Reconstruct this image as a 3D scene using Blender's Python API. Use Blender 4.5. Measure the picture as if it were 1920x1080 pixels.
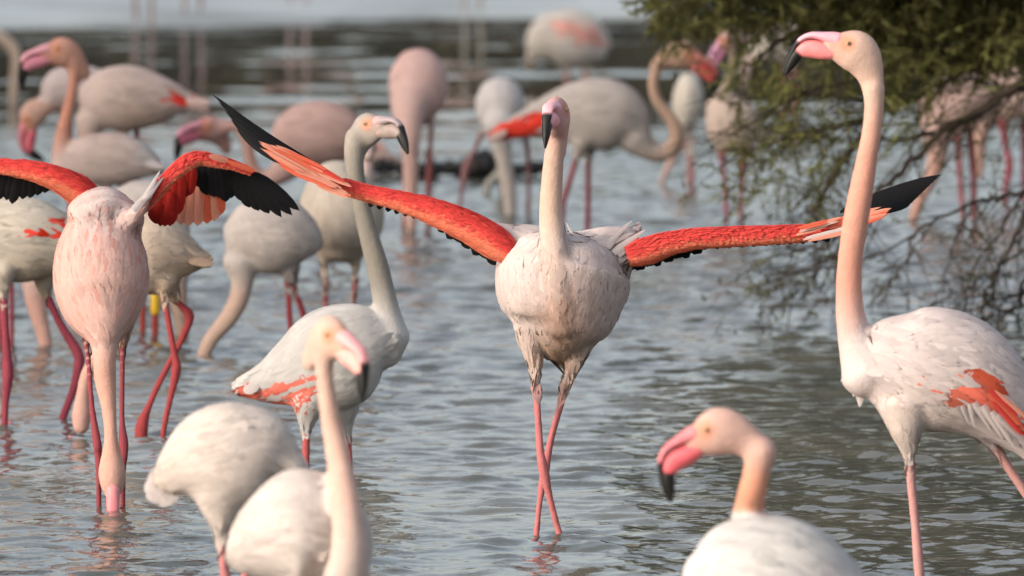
import bpy, math, random
import numpy as np
from mathutils import Vector, Matrix

random.seed(7)
rng = np.random.default_rng(7)
for o in list(bpy.data.objects):
    bpy.data.objects.remove(o)
scene = bpy.context.scene
COL = scene.collection

# ------------------------------------------------------------------ camera
F = 400.0 / 36.0 * 1920.0          # focal length in photo pixels
H = 2.73                           # camera height above the water
YH = -1047.0                       # horizon row (photo pixels)
PITCH = math.atan((540.0 - YH) / F)
cam_d = bpy.data.cameras.new('camera')
cam = bpy.data.objects.new('camera', cam_d)
COL.objects.link(cam)
cam.location = (0, 0, H)
cam.rotation_euler = (math.pi / 2 - PITCH, 0, 0)
cam_d.lens = 400
cam_d.sensor_width = 36
cam_d.clip_start = 0.5
cam_d.clip_end = 5000
cam_d.dof.use_dof = True
cam_d.dof.focus_distance = 28.6
cam_d.dof.aperture_fstop = 5.6
scene.camera = cam

# ------------------------------------------------------------------ light
SUN_AZ, SUN_EL = 238.0, 20.0       # clockwise from +Y, seen from above
world = bpy.data.worlds.new('World')
scene.world = world
world.use_nodes = True
wn = world.node_tree.nodes
wl_ = world.node_tree.links
wn.clear()
sky = wn.new('ShaderNodeTexSky')
sky.sky_type = 'NISHITA'
sky.sun_disc = False
sky.sun_elevation = math.radians(SUN_EL)
sky.sun_rotation = math.radians(SUN_AZ)
sky.air_density = 1.0
sky.dust_density = 4.2
sky.ozone_density = 0.5
bg = wn.new('ShaderNodeBackground')
bg.inputs['Strength'].default_value = 0.15
wo = wn.new('ShaderNodeOutputWorld')
hs = wn.new('ShaderNodeHueSaturation')
hs.inputs['Saturation'].default_value = 0.52       # thin high cloud: a paler sky
wl_.new(sky.outputs[0], hs.inputs['Color'])
wl_.new(hs.outputs[0], bg.inputs[0])
wl_.new(bg.outputs[0], wo.inputs[0])
sun_d = bpy.data.lights.new('sun', 'SUN')
sun_d.energy = 0.75
sun_d.angle = math.radians(14.0)
sun_d.color = (1.0, 0.86, 0.74)
sun = bpy.data.objects.new('sun', sun_d)
COL.objects.link(sun)
a, e = math.radians(SUN_AZ), math.radians(SUN_EL)
sdir = Vector((math.sin(a) * math.cos(e), math.cos(a) * math.cos(e), math.sin(e)))
sun.rotation_euler = sdir.to_track_quat('Z', 'Y').to_euler()
sun.location = sdir * 60
scene.view_settings.view_transform = 'Standard'
scene.view_settings.look = 'None'
scene.view_settings.exposure = 1.12
scene.view_settings.gamma = 1.0
scene.view_settings.use_curve_mapping = False
scene.render.engine = 'CYCLES'
scene.cycles.use_denoising = True
scene.cycles.max_bounces = 6

# ------------------------------------------------------------------ pixel -> world at a real depth
CP, SP = math.cos(PITCH), math.sin(PITCH)
def at(px, py, Y):
    u = (px - 960.0) / F
    v = (540.0 - py) / F
    dy = CP + v * SP
    dz = -SP + v * CP
    t = Y / dy
    return Vector((u * t, Y, H + dz * t))
def px_m(Y):
    return F / (Y * CP + H * SP)        # photo pixels per metre at depth Y
def depth_of_row(py):
    v = (540.0 - py) / F
    return -H * (CP + v * SP) / (-SP + v * CP)
def proj(P):
    P = np.asarray(P)
    x, y, z = P[:, 0], P[:, 1], P[:, 2] - H
    zc = y * CP - z * SP
    yc = y * SP + z * CP
    return np.stack([960 + F * x / zc, 540 - F * yc / zc], 1)

# ------------------------------------------------------------------ tags
def tag(o, label=None, cat=None, group=None, kind=None):
    if label: o['label'] = label
    if cat: o['category'] = cat
    if group: o['group'] = group
    if kind: o['kind'] = kind
    return o
def empty(name, loc):
    o = bpy.data.objects.new(name, None)
    o.empty_display_size = 0.1
    COL.objects.link(o)
    o.location = loc
    return o
def link(name, me, parent=None):
    o = bpy.data.objects.new(name, me)
    COL.objects.link(o)
    if parent is not None:
        o.parent = parent
        # parents are unrotated and unscaled: keep world coordinates
        w = Vector((0, 0, 0)); p = parent
        while p is not None:
            w += p.location; p = p.parent
        o.location = -w
    return o
def mesh_np(name, V, faces, mat=None, smooth=True, col=None):
    me = bpy.data.meshes.new(name)
    V = np.asarray(V, dtype=np.float32)
    if isinstance(faces, np.ndarray) and faces.ndim == 2:
        nf, k = faces.shape
        me.vertices.add(len(V)); me.vertices.foreach_set('co', V.ravel())
        me.loops.add(nf * k); me.loops.foreach_set('vertex_index', faces.ravel().astype(np.int32))
        me.polygons.add(nf)
        me.polygons.foreach_set('loop_start', np.arange(0, nf * k, k, dtype=np.int32))
        me.update(calc_edges=True)
    else:
        me.from_pydata([tuple(v) for v in V], [], faces)
    if smooth:
        me.polygons.foreach_set('use_smooth', np.ones(len(me.polygons), dtype=bool))
    if col is not None:
        at_ = me.color_attributes.new('tint', 'FLOAT_COLOR', 'POINT')
        c4 = np.ones((len(V), 4), dtype=np.float32); c4[:, :3] = col
        at_.data.foreach_set('color', c4.ravel())
    if mat is not None:
        me.materials.append(mat)
    me.validate()
    return me

# ------------------------------------------------------------------ materials
def new_mat(name):
    m = bpy.data.materials.new(name)
    m.use_nodes = True
    nt = m.node_tree
    return m, nt, nt.nodes['Principled BSDF']
def tint_mat(name, rough, bump=0.25, bscale=90.0, var=0.18, vscale=26.0, sheen=0.0, spec=0.3, stretch=(1, 1, 1), trans=0.0):
    m, nt, b = new_mat(name)
    N, L = nt.nodes, nt.links
    at_ = N.new('ShaderNodeAttribute'); at_.attribute_name = 'tint'
    tc = N.new('ShaderNodeTexCoord')
    mp = N.new('ShaderNodeMapping'); mp.inputs['Scale'].default_value = stretch
    L.new(tc.outputs['Object'], mp.inputs[0])
    n1 = N.new('ShaderNodeTexNoise'); n1.inputs['Scale'].default_value = vscale; n1.inputs['Detail'].default_value = 5
    L.new(mp.outputs[0], n1.inputs['Vector'])
    mr = N.new('ShaderNodeMapRange'); mr.inputs[1].default_value = 0.3; mr.inputs[2].default_value = 0.7
    mr.inputs[3].default_value = 1 - var; mr.inputs[4].default_value = 1 + var * 0.35
    L.new(n1.outputs[0], mr.inputs[0])
    mx = N.new('ShaderNodeVectorMath'); mx.operation = 'SCALE'
    L.new(at_.outputs['Color'], mx.inputs[0]); L.new(mr.outputs[0], mx.inputs['Scale'])
    L.new(mx.outputs[0], b.inputs['Base Color'])
    n2 = N.new('ShaderNodeTexNoise'); n2.inputs['Scale'].default_value = bscale; n2.inputs['Detail'].default_value = 4
    L.new(mp.outputs[0], n2.inputs['Vector'])
    bp = N.new('ShaderNodeBump'); bp.inputs['Strength'].default_value = bump; bp.inputs['Distance'].default_value = 0.004
    L.new(n2.outputs[0], bp.inputs['Height']); L.new(bp.outputs[0], b.inputs['Normal'])
    b.inputs['Roughness'].default_value = rough
    b.inputs['Specular IOR Level'].default_value = spec
    if sheen:
        b.inputs['Sheen Weight'].default_value = sheen
        b.inputs['Sheen Roughness'].default_value = 0.6
    if trans:
        out = N['Material Output']
        tr = N.new('ShaderNodeBsdfTranslucent'); L.new(mx.outputs[0], tr.inputs[0])
        ms = N.new('ShaderNodeMixShader'); ms.inputs[0].default_value = trans
        L.new(b.outputs[0], ms.inputs[1]); L.new(tr.outputs[0], ms.inputs[2]); L.new(ms.outputs[0], out.inputs[0])
    return m
M_PLUM = tint_mat('plumage', 0.85, bump=0.45, bscale=130, var=0.09, vscale=45, sheen=0.0, spec=0.15)
M_CARD = tint_mat('feather_card', 0.85, bump=0.1, bscale=200, var=0.05, vscale=60, spec=0.15, trans=0.10)
M_BILL = tint_mat('horn', 0.5, bump=0.06, bscale=120, var=0.12, vscale=60, spec=0.25)
def flat_mat(name, c, rough=0.6, var=0.2, spec=0.3, stretch=(6, 60, 6), trans=0.0):
    m, nt, b = new_mat(name)
    N, L = nt.nodes, nt.links
    tc = N.new('ShaderNodeTexCoord'); mp = N.new('ShaderNodeMapping'); mp.inputs['Scale'].default_value = stretch
    L.new(tc.outputs['Object'], mp.inputs[0])
    n1 = N.new('ShaderNodeTexNoise'); n1.inputs['Scale'].default_value = 1.0; n1.inputs['Detail'].default_value = 4
    L.new(mp.outputs[0], n1.inputs['Vector'])
    rp = N.new('ShaderNodeValToRGB')
    rp.color_ramp.elements[0].position = 0.3; rp.color_ramp.elements[1].position = 0.7
    rp.color_ramp.elements[0].color = (*[x * (1 - var) for x in c], 1)
    rp.color_ramp.elements[1].color = (*[min(1, x * (1 + var * 0.5)) for x in c], 1)
    L.new(n1.outputs[0], rp.inputs[0]); L.new(rp.outputs[0], b.inputs['Base Color'])
    bp = N.new('ShaderNodeBump'); bp.inputs['Strength'].default_value = 0.25; bp.inputs['Distance'].default_value = 0.003
    L.new(n1.outputs[0], bp.inputs['Height']); L.new(bp.outputs[0], b.inputs['Normal'])
    b.inputs['Roughness'].default_value = rough; b.inputs['Specular IOR Level'].default_value = spec
    if trans:
        out = N['Material Output']
        tr = N.new('ShaderNodeBsdfTranslucent'); L.new(rp.outputs[0], tr.inputs[0])
        ms = N.new('ShaderNodeMixShader'); ms.inputs[0].default_value = trans
        L.new(b.outputs[0], ms.inputs[1]); L.new(tr.outputs[0], ms.inputs[2]); L.new(ms.outputs[0], out.inputs[0])
    return m
FM = {
    'black': flat_mat('black_quill', (0.006, 0.006, 0.007), 0.75, 0.3, 0.12),
    'red': flat_mat('red_quill', (0.58, 0.045, 0.035), 0.65, 0.35, trans=0.2),
    'coral': flat_mat('coral_quill', (0.64, 0.12, 0.06), 0.65, 0.3, trans=0.25),
    'salmon': flat_mat('salmon_quill', (0.66, 0.27, 0.185), 0.65, 0.3, trans=0.25),
    'white': flat_mat('white_quill', (0.58, 0.51, 0.49), 0.7, 0.12, trans=0.3),
    'blush': flat_mat('blush_quill', (0.58, 0.42, 0.375), 0.7, 0.15, trans=0.3),
    'shaded_red': flat_mat('shaded_red_quill', (0.24, 0.010, 0.007), 0.75, 0.35, 0.15, trans=0.05),  # underwing red with the shade under the wing painted in
    'brown': flat_mat('brown_quill', (0.22, 0.15, 0.11), 0.7, 0.3),
}
M_EYE = flat_mat('eye_yellow', (0.42, 0.25, 0.12), 0.15, 0.1, 0.6)
M_PUPIL = flat_mat('pupil_black', (0.01, 0.01, 0.01), 0.1, 0.1, 0.6)
M_RING = flat_mat('ring_yellow', (0.75, 0.45, 0.02), 0.4, 0.1, 0.5)
# ------------------------------------------------------------------ water
def water():
    def axis(lo, hi, step, far_lo, far_hi, grow=1.35):
        core = list(np.arange(lo, hi + 1e-6, step))
        s = step; x = core[-1]; hi_l = []
        while x < far_hi:
            s *= grow; x += s; hi_l.append(x)
        s = step; x = core[0]; lo_l = []
        while x > far_lo:
            s *= grow; x -= s; lo_l.append(x)
        return np.array(lo_l[::-1] + core + hi_l)
    X = axis(-3.0, 3.4, 0.023, -900, 900)
    Yv = axis(21.5, 56.0, 0.019, -300, 1500)
    nx, ny = len(X), len(Yv)
    gx, gy = np.meshgrid(X, Yv)
    z = np.zeros_like(gx)
    r = np.random.default_rng(11)
    n = 110
    far = np.clip((gy - 39.5) / 8.0, 0, 1)
    for i in range(n):
        lam = 0.058 * (10.0 ** (r.random() ** 1.5 * 0.80))         # 6 to 40 cm
        th = r.normal(math.pi * 0.42, 0.62)                   # mostly running toward / away from the viewer
        k = 2 * math.pi / lam
        amp = 0.054 * lam / math.sqrt(n) * 1.0
        ph = r.random() * 6.283
        warp = 0.5 * np.sin(gx * (0.5 + r.random()) + gy * (0.4 + r.random()) + ph * 2)
        env = 0.55 + 0.45 * np.sin(gx * r.normal(0, 1.2) + gy * r.normal(0, 0.9) + r.random() * 6)
        calm = 1 - (0.95 if lam < 0.2 else 0.80) * far      # sheltered, calmer water far out
        z += calm * amp * env * np.sin(k * (math.cos(th) * gx + math.sin(th) * gy) + ph + warp)
    for i in range(14):                                       # slow swell streaking the calm part
        lam = r.uniform(.45, 1.1); th = r.normal(math.pi / 2, .25); k = 2 * math.pi / lam
        z += far * 0.0016 * lam * np.sin(k * (math.cos(th) * gx + math.sin(th) * gy) + r.random() * 6.3 + np.sin(gx * r.uniform(.5, 1.2) + i)) * (0.5 + 0.5 * np.sin(gx * r.normal(0, .9) + gy * r.normal(0, .8) + i))
    z = z + 16.0 * np.maximum(z, 0) ** 2 - 0.002
    # little rings where bills and legs break the surface
    for (px, py, a0, rad) in RINGS:
        yy = depth_of_row(py); c = at(px, py, yy)
        d = np.hypot(gx - c.x, gy - c.y)
        z += np.where(d < 0.6, a0 * np.sin(d * 2 * math.pi / 0.07) * np.exp(-d / rad), 0)
    fx = np.clip(np.minimum(gx + 4.5, 4.9 - gx) / 1.5, 0, 1)
    fy = np.clip(np.minimum(gy - 19.5, 58 - gy) / 1.5, 0, 1)
    z *= fx * fy
    V = np.stack([gx.ravel(), gy.ravel(), z.ravel()], 1)
    idx = np.arange(nx * ny).reshape(ny, nx)
    Fq = np.stack([idx[:-1, :-1].ravel(), idx[:-1, 1:].ravel(), idx[1:, 1:].ravel(), idx[1:, :-1].ravel()], 1)
    m, nt, b = new_mat('lagoon_water')
    N, L = nt.nodes, nt.links
    tc = N.new('ShaderNodeTexCoord')
    mp = N.new('ShaderNodeMapping'); mp.inputs['Scale'].default_value = (1.0, 1.0, 1.0)
    L.new(tc.outputs['Object'], mp.inputs[0])
    n1 = N.new('ShaderNodeTexNoise'); n1.inputs['Scale'].default_value = 0.7; n1.inputs['Detail'].default_value = 5
    L.new(mp.outputs[0], n1.inputs['Vector'])
    rp = N.new('ShaderNodeValToRGB')
    rp.color_ramp.elements[0].position = 0.35; rp.color_ramp.elements[1].position = 0.7
    rp.color_ramp.elements[0].color = (0.055, 0.062, 0.055, 1)
    rp.color_ramp.elements[1].color = (0.115, 0.107, 0.085, 1)
    L.new(n1.outputs[0], rp.inputs[0]); L.new(rp.outputs[0], b.inputs['Base Color'])
    n2 = N.new('ShaderNodeTexNoise'); n2.inputs['Scale'].default_value = 34; n2.inputs['Detail'].default_value = 3
    L.new(mp.outputs[0], n2.inputs['Vector'])
    bp = N.new('ShaderNodeBump'); bp.inputs['Strength'].default_value = 0.22; bp.inputs['Distance'].default_value = 0.004
    sx = N.new('ShaderNodeSeparateXYZ'); L.new(tc.outputs['Object'], sx.inputs[0])
    mrr = N.new('ShaderNodeMapRange'); mrr.inputs[1].default_value = 37; mrr.inputs[2].default_value = 47; mrr.inputs[3].default_value = 0.30; mrr.inputs[4].default_value = 0.012
    L.new(sx.outputs[1], mrr.inputs[0]); L.new(mrr.outputs[0], bp.inputs['Strength'])
    L.new(n2.outputs[0], bp.inputs['Height']); L.new(bp.outputs[0], b.inputs['Normal'])
    b.inputs['Roughness'].default_value = 0.04
    b.inputs['IOR'].default_value = 1.33
    me = mesh_np('water', V, Fq, m)
    o = link('water', me)
    tag(o, 'grey rippled shallow lagoon water', None, None, 'structure')
RINGS = [(210, 950, .004, .12), (150, 845, .003, .1), (1052, 1012, .005, .12), (1005, 1000, .004, .1),
         (385, 660, .003, .1), (88, 660, .002, .08), (772, 430, .003, .1), (184, 930, .004, .1), (231, 925, .004, .1), (304, 830, .004, .1), (266, 825, .004, .1), (114, 792, .004, .1), (10, 800, .004, .1), (573, 872, .004, .1), (655, 868, .003, .1), (545, 660, .004, .1), (582, 660, .004, .1), (1724, 1110, .004, .1)]
water()

def ground_patch(name, pts, z0, bump, c0, c1, seed, label, far):
    # a low bank: polygon outline in metres filled as a fan of uneven strips
    r = np.random.default_rng(seed)
    (x0, x1, y_near, y_far) = pts
    nx, ny = 90, 26
    xs = np.linspace(x0, x1, nx); V = []
    for j in range(ny):
        t = j / (ny - 1)
        for i, x in enumerate(xs):
            yn = y_near(x) + 0.12 * math.sin(x * 3.1 + seed) + 0.07 * math.sin(x * 7.7)
            y = yn + (y_far - yn) * t ** 2
            h = z0 * min(1, t * 9) + bump * (math.sin(x * 1.7 + y * .9) + math.sin(x * 4.1 - y * 2.3)) * min(1, t * 6) - 0.03 * (t == 0)
            V.append((x, y, h))
    idx = np.arange(nx * ny).reshape(ny, nx)
    Fq = np.stack([idx[:-1, :-1].ravel(), idx[:-1, 1:].ravel(), idx[1:, 1:].ravel(), idx[1:, :-1].ravel()], 1)
    m = flat_mat(name + '_soil', c0, 0.75, 0.35, 0.4, stretch=(1.5, 1.5, 1.5))
    o = link(name, mesh_np(name, V, Fq, m))
    tag(o, label, None, None, 'structure')
ground_patch('mud_bank', (-40, 40, lambda x: 53.1 + 0.42 * (x + 2.4) * (abs(x) < 12), 75.0), 0.035, 0.006,
             (0.50, 0.53, 0.52), None, 3, 'flat pale grey mud bank across the far water', None)
# ------------------------------------------------------------------ flamingo builder
WHITE = (0.80, 0.70, 0.685); CREAM = (0.79, 0.655, 0.60); BLUSH = (0.78, 0.60, 0.545); PINK = (0.76, 0.49, 0.43)
PEACH = (0.80, 0.52, 0.40); GREYN = (0.35, 0.32, 0.28); LEG = (0.42, 0.075, 0.095); LEGP = (0.56, 0.20, 0.20); RED = (0.72, 0.06, 0.04)
CORAL = (0.80, 0.17, 0.085); ORANGE = (0.80, 0.24, 0.11)

def resample(pts, n=5):
    """Catmull-Rom through rows of numbers."""
    P = np.array(pts, float)
    if len(P) < 2: return P
    Q = np.vstack([2 * P[0] - P[1], P, 2 * P[-1] - P[-2]])
    out = []
    for i in range(1, len(Q) - 2):
        p0, p1, p2, p3 = Q[i - 1], Q[i], Q[i + 1], Q[i + 2]
        for k in range(n):
            t = k / n
            out.append(0.5 * (2 * p1 + (p2 - p0) * t + (2 * p0 - 5 * p1 + 4 * p2 - p3) * t * t + (3 * p1 - p0 - 3 * p2 + p3) * t ** 3))
    out.append(P[-1])
    return np.array(out)

def loft(P, RN, RB, B, seg=16, capf=0.9):
    """rings around polyline P; half-size RN across (t x b), RB along b. Rounded closed ends."""
    P = np.asarray(P, float); n = len(P)
    T = np.gradient(P, axis=0); T /= np.linalg.norm(T, axis=1)[:, None] + 1e-9
    bs = []
    prev = None
    for i in range(n):
        b = B if prev is None or B is not None else prev
        ref = np.array(B, float) if B is not None else (prev if prev is not None else np.array((0.3, 1, 0.1)))
        b = ref - T[i] * np.dot(ref, T[i])
        b /= np.linalg.norm(b) + 1e-9
        prev = b
        bs.append(b)
    bs = np.array(bs); ns = np.cross(T, bs)
    # round caps
    def cap(i, sgn):
        out = []
        for f in (0.95, 0.8, 0.55, 0.25)[:: 1 if sgn > 0 else -1]:
            a_ = math.sqrt(1 - f * f)
            out.append((P[i] + sgn * T[i] * RN[i] * a_ * capf, RN[i] * f, RB[i] * f, ns[i], bs[i]))
        return out
    rings = cap(0, -1) + [(P[i], RN[i], RB[i], ns[i], bs[i]) for i in range(n)] + cap(n - 1, 1)
    ang = np.arange(seg) / seg * 2 * math.pi
    V = []
    for (p, rn, rb, nn, bb) in rings:
        V.append(p + np.outer(np.cos(ang) * rn, nn) + np.outer(np.sin(ang) * rb, bb))
    V = np.vstack(V); m = len(rings)
    faces = []
    for i in range(m - 1):
        for j in range(seg):
            k = (j + 1) % seg
            faces.append((i * seg + j, i * seg + k, (i + 1) * seg + k, (i + 1) * seg + j))
    faces.append(tuple(range(seg))[::-1]); faces.append(tuple((m - 1) * seg + j for j in range(seg)))
    return V, faces, T

def head_frame(h, Y):
    o = at(h['o'][0], h['o'][1], Y + h.get('d', 0.0))
    p = math.radians(h.get('pitch', 0)); y = math.radians(h.get('yaw', 0)); f = h.get('face', 1)
    fh = np.array((f * math.cos(y), -math.sin(y), 0.0)); up = np.array((0, 0, 1.0))
    fw = math.cos(p) * fh + math.sin(p) * up
    uv = -math.sin(p) * fh + math.cos(p) * up
    lat = np.cross(fw, uv)
    u = h.get('size', 1.0) / 786.0
    O = np.array(o)
    return lambda X, Z, L=0.0: O + u * (X * fw + Z * uv + L * lat), u, lat, fw, uv

SKULL = [(-29, -70, 21), (-25, -45, 26), (-12, -14, 37), (4, 3, 42), (26, 9, 35), (46, 13, 25)]
UPPER = [(38, 25, 15, 17), (50, 28, 13, 16), (68, 32, 8.5, 15), (86, 34, 6.5, 13), (103, 29, 5, 11), (114, 19, 4.5, 10), (122, 5, 4.5, 8), (132, -15, 4.5, 5.5), (139, -38, 1.6, 2)]
LOWER = [(40, 1, 12, 14), (52, 2, 14, 15), (68, 5, 17, 15.5), (86, 8.5, 17.5, 14), (100, 7, 16, 12.5), (111, 1, 12, 10.5), (119, -9, 11.5, 9), (127, -23, 9, 6.5), (136, -39, 3, 2.5)]

CARD_U = np.array([0, .3, .68, 1.0]); CARD_W = np.array([.45, 1.0, .88, .22])
def cards(P, Nn, D, Ln, Wd, lift, colr, off=0.0, bvh=None):
    """many small feathers: root P, surface normal Nn, direction D."""
    n = len(P)
    D = D - Nn * np.sum(D * Nn, 1)[:, None]; D /= np.linalg.norm(D, axis=1)[:, None] + 1e-9
    Sd = np.cross(Nn, D)
    V = np.zeros((n, 12, 3)); C = np.zeros((n, 12, 3)); NV = np.zeros((n, 12, 3))
    tilt = rng.normal(0, .05, (n, 3)); bad = np.zeros(n, bool)
    for iu in range(4):
        ctr = P + D * (Ln * CARD_U[iu])[:, None]; N_ = Nn
        if bvh is not None and iu:                      # lie along the body surface
            ctr = ctr.copy(); N_ = Nn.copy()
            for i in range(n):
                loc, nr, ix, ds = bvh.find_nearest(ctr[i])
                if loc is not None:
                    ctr[i] = loc; bad[i] |= ds > .035
                    if ds < 0.03: N_[i] = nr
        S_ = np.cross(N_, D); S_ /= np.linalg.norm(S_, axis=1)[:, None] + 1e-9
        for iv, v in enumerate((-1, 0, 1)):
            u = CARD_U[iu]
            V[:, iu * 3 + iv] = ctr + N_ * (off + lift * u * u + .0004 * u - 0.05 * Wd * abs(v))[:, None] \
                - D * (Ln * u * 0.06 * abs(v))[:, None] + S_ * (Wd * 0.5 * CARD_W[iu] * v * ~bad)[:, None]
            nv_ = N_ + S_ * (0.11 * v) + D * (0.10 * (u - .4)) + tilt
            NV[:, iu * 3 + iv] = nv_ / np.linalg.norm(nv_, axis=1)[:, None]
            C[:, iu * 3 + iv] = colr * (0.97 + 0.05 * u - 0.02 * abs(v))
    base = np.arange(n)[:, None, None] * 12
    q = []
    for iu in range(3):
        for iv in range(2):
            a_ = iu * 3 + iv
            q.append((a_, a_ + 3, a_ + 4, a_ + 1))
    q = np.array(q)[None]
    return V.reshape(-1, 3), (base + q).reshape(-1, 4), np.clip(C.reshape(-1, 3), 0, 1), NV.reshape(-1, 3)

def in_poly(pt, poly):
    x, y = pt[:, 0], pt[:, 1]; inside = np.zeros(len(pt), bool)
    j = len(poly) - 1
    for i in range(len(poly)):
        xi, yi = poly[i]; xj, yj = poly[j]
        c = ((yi > y) != (yj > y)) & (x < (xj - xi) * (y - yi) / (yj - yi + 1e-9) + xi)
        inside ^= c; j = i
    return inside

# unit feathers shared by every wing
FEATHER = {}
def feather_mesh(shape, mat, bend):
    key = (shape, mat, bend)
    if key in FEATHER: return FEATHER[key]
    if shape == 'blade':
        us = [0, .08, .25, .45, .65, .82, .93, 1.0]; ws = [.18, .5, .9, 1.0, .95, .72, .42, .05]
    elif shape == 'round':
        us = [0, .1, .3, .5, .7, .86, .96, 1.0]; ws = [.25, .6, .95, 1.0, 1.0, .85, .5, .15]
    else:   # plume: loose and narrow
        us = [0, .15, .35, .55, .75, .9, 1.0]; ws = [.7, 1.0, .9, .7, .5, .3, .04]
    V = []; f = []
    for i, (u, w) in enumerate(zip(us, ws)):
        yb = bend * (u - u * u) * 4 * 0.12 / 0.12
        for v in (-1, -.5, 0, .5, 1):
            zz = 0.10 * (1 - abs(v)) * w - 0.06 * v * v * w + (0.04 if (v in (-1, 1) and i % 2) else 0)
            V.append((u - 0.03 * abs(v) * (i > 0), v * 0.5 * w + yb, zz))
    for i in range(len(us) - 1):
        for j in range(4):
            a_ = i * 5 + j; f.append((a_, a_ + 5, a_ + 6, a_ + 1))
    me = mesh_np(mat + '_feather', V, np.array(f), FM[mat])
    FEATHER[key] = me
    return me
def feather(parent, p0, p1, width, mat, shape='blade', bend=0.0, face=(0, -1, 0.15), name='feather'):
    p0 = Vector(p0); p1 = Vector(p1)
    x = (p1 - p0); ln = x.length; x.normalize()
    z = Vector(face); z = (z - x * z.dot(x)).normalized(); y = z.cross(x)
    o = link(name, feather_mesh(shape, mat, bend), parent)
    w = Vector((0, 0, 0)); p = parent
    while p is not None: w += p.location; p = p.parent
    M_ = Matrix((x * ln, y * width, z * width)).transposed().to_4x4()
    M_.translation = p0 - w
    o.matrix_local = M_
    return o

SPECS = []
def flamingo(**k): SPECS.append(k)

def prepare(sp):
    """lay out the tubes in metres and make the rough joined mesh."""
    Y = depth_of_row(sp['wl']) + sp.get('dy', 0.0)
    sp['Y'] = Y
    Vs, Fs, nv = [], [], 0
    smp = []   # (pos, r, tangent, colour, kind, t, order)
    def add(kind, rows, B, seg, colf):
        nonlocal nv
        R = resample(rows, 4 if kind != 'leg' else 5)
        P = np.array([tuple(at(r[0], r[1], Y + r[3])) for r in R])
        rn = np.array([max(r[2], 1.0) / px_m(Y + r[3]) for r in R]); rb = rn * R[:, 4]
        V, f, T = loft(P, rn, rb, B, seg, 0.45 if kind == 'body' else 0.9)
        Vs.append(V); Fs.extend([tuple(i + nv for i in q) for q in f]); nv += len(V)
        for i in range(len(P)):
            t = i / max(1, len(P) - 1)
            smp.append((P[i], 0.5 * (rn[i] + rb[i]), T[i], colf(t), kind, t))
    def rows(pts, k, d0=0.0):
        out = []
        for p in pts:
            p = list(p)
            out.append((p[0], p[1], p[2], (p[3] if len(p) > 3 else 0) + d0, p[4] if len(p) > 4 else k))
        return out
    bc, nc, hc, lc = sp.get('bc', WHITE), sp.get('nc', BLUSH), sp.get('hc', sp.get('nc', BLUSH)), sp.get('lc', LEG)
    bc2 = sp.get('bc2', bc)
    mix = lambda a_, b_, t: tuple(x + (y - x) * t for x, y in zip(a_, b_))
    add('body', rows(sp['body'], sp.get('k', 0.74)), (0, 1, 0), 28, lambda t: mix(bc, bc2, t))
    for b2 in sp.get('body_extra', ()):
        add('body', rows(b2, sp.get('k', 0.74)), (0, 1, 0), 24, lambda t: bc)
    if 'neck' in sp:
        add('neck', rows(sp['neck'], 1.0), None, 16, lambda t: mix(hc, mix(nc, bc, max(0, (t - .7) / .3)), min(1, t * 3.5)))
    for th in sp.get('thighs', ()):
        add('thigh', rows(th, 1.0), None, 14, lambda t: mix(bc, lc, max(0, (t - .8) / .2) * .6))
    for lg in sp.get('legs', ()):
        R = rows(lg, 1.0)
        R = [[q[0], q[1], q[2] * .9, q[3], q[4]] for q in R]; add('leg', R, None, 10, lambda t: lc)
    h = sp.get('head')
    if h:
        fr, u, lat, fw, uv = head_frame(h, Y)
        sp['frame'] = (fr, u, lat, fw, uv)
        if h.get('skull', True):
            R = resample(SKULL, 4)
            P = np.array([fr(r[0], r[1]) for r in R]); rn = R[:, 2] * u; rb = rn * 0.64
            V, f, T = loft(P, rn, rb, lat, 20)
            Vs.append(V); Fs.extend([tuple(i + nv for i in q) for q in f]); nv += len(V)
            for i in range(len(P)):
                smp.append((P[i], 0.5 * (rn[i] + rb[i]), -T[i], hc, 'head', i / len(P)))
    me = bpy.data.meshes.new('rough')
    me.from_pydata([tuple(v) for v in np.vstack(Vs)], [], Fs)
    me.update()
    o = bpy.data.objects.new('rough', me); COL.objects.link(o)
    md = o.modifiers.new('r', 'REMESH'); md.mode = 'VOXEL'; md.voxel_size = sp.get('vox', 0.0065); md.use_smooth_shade = True
    sp['rough'] = o; sp['smp'] = smp

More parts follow.
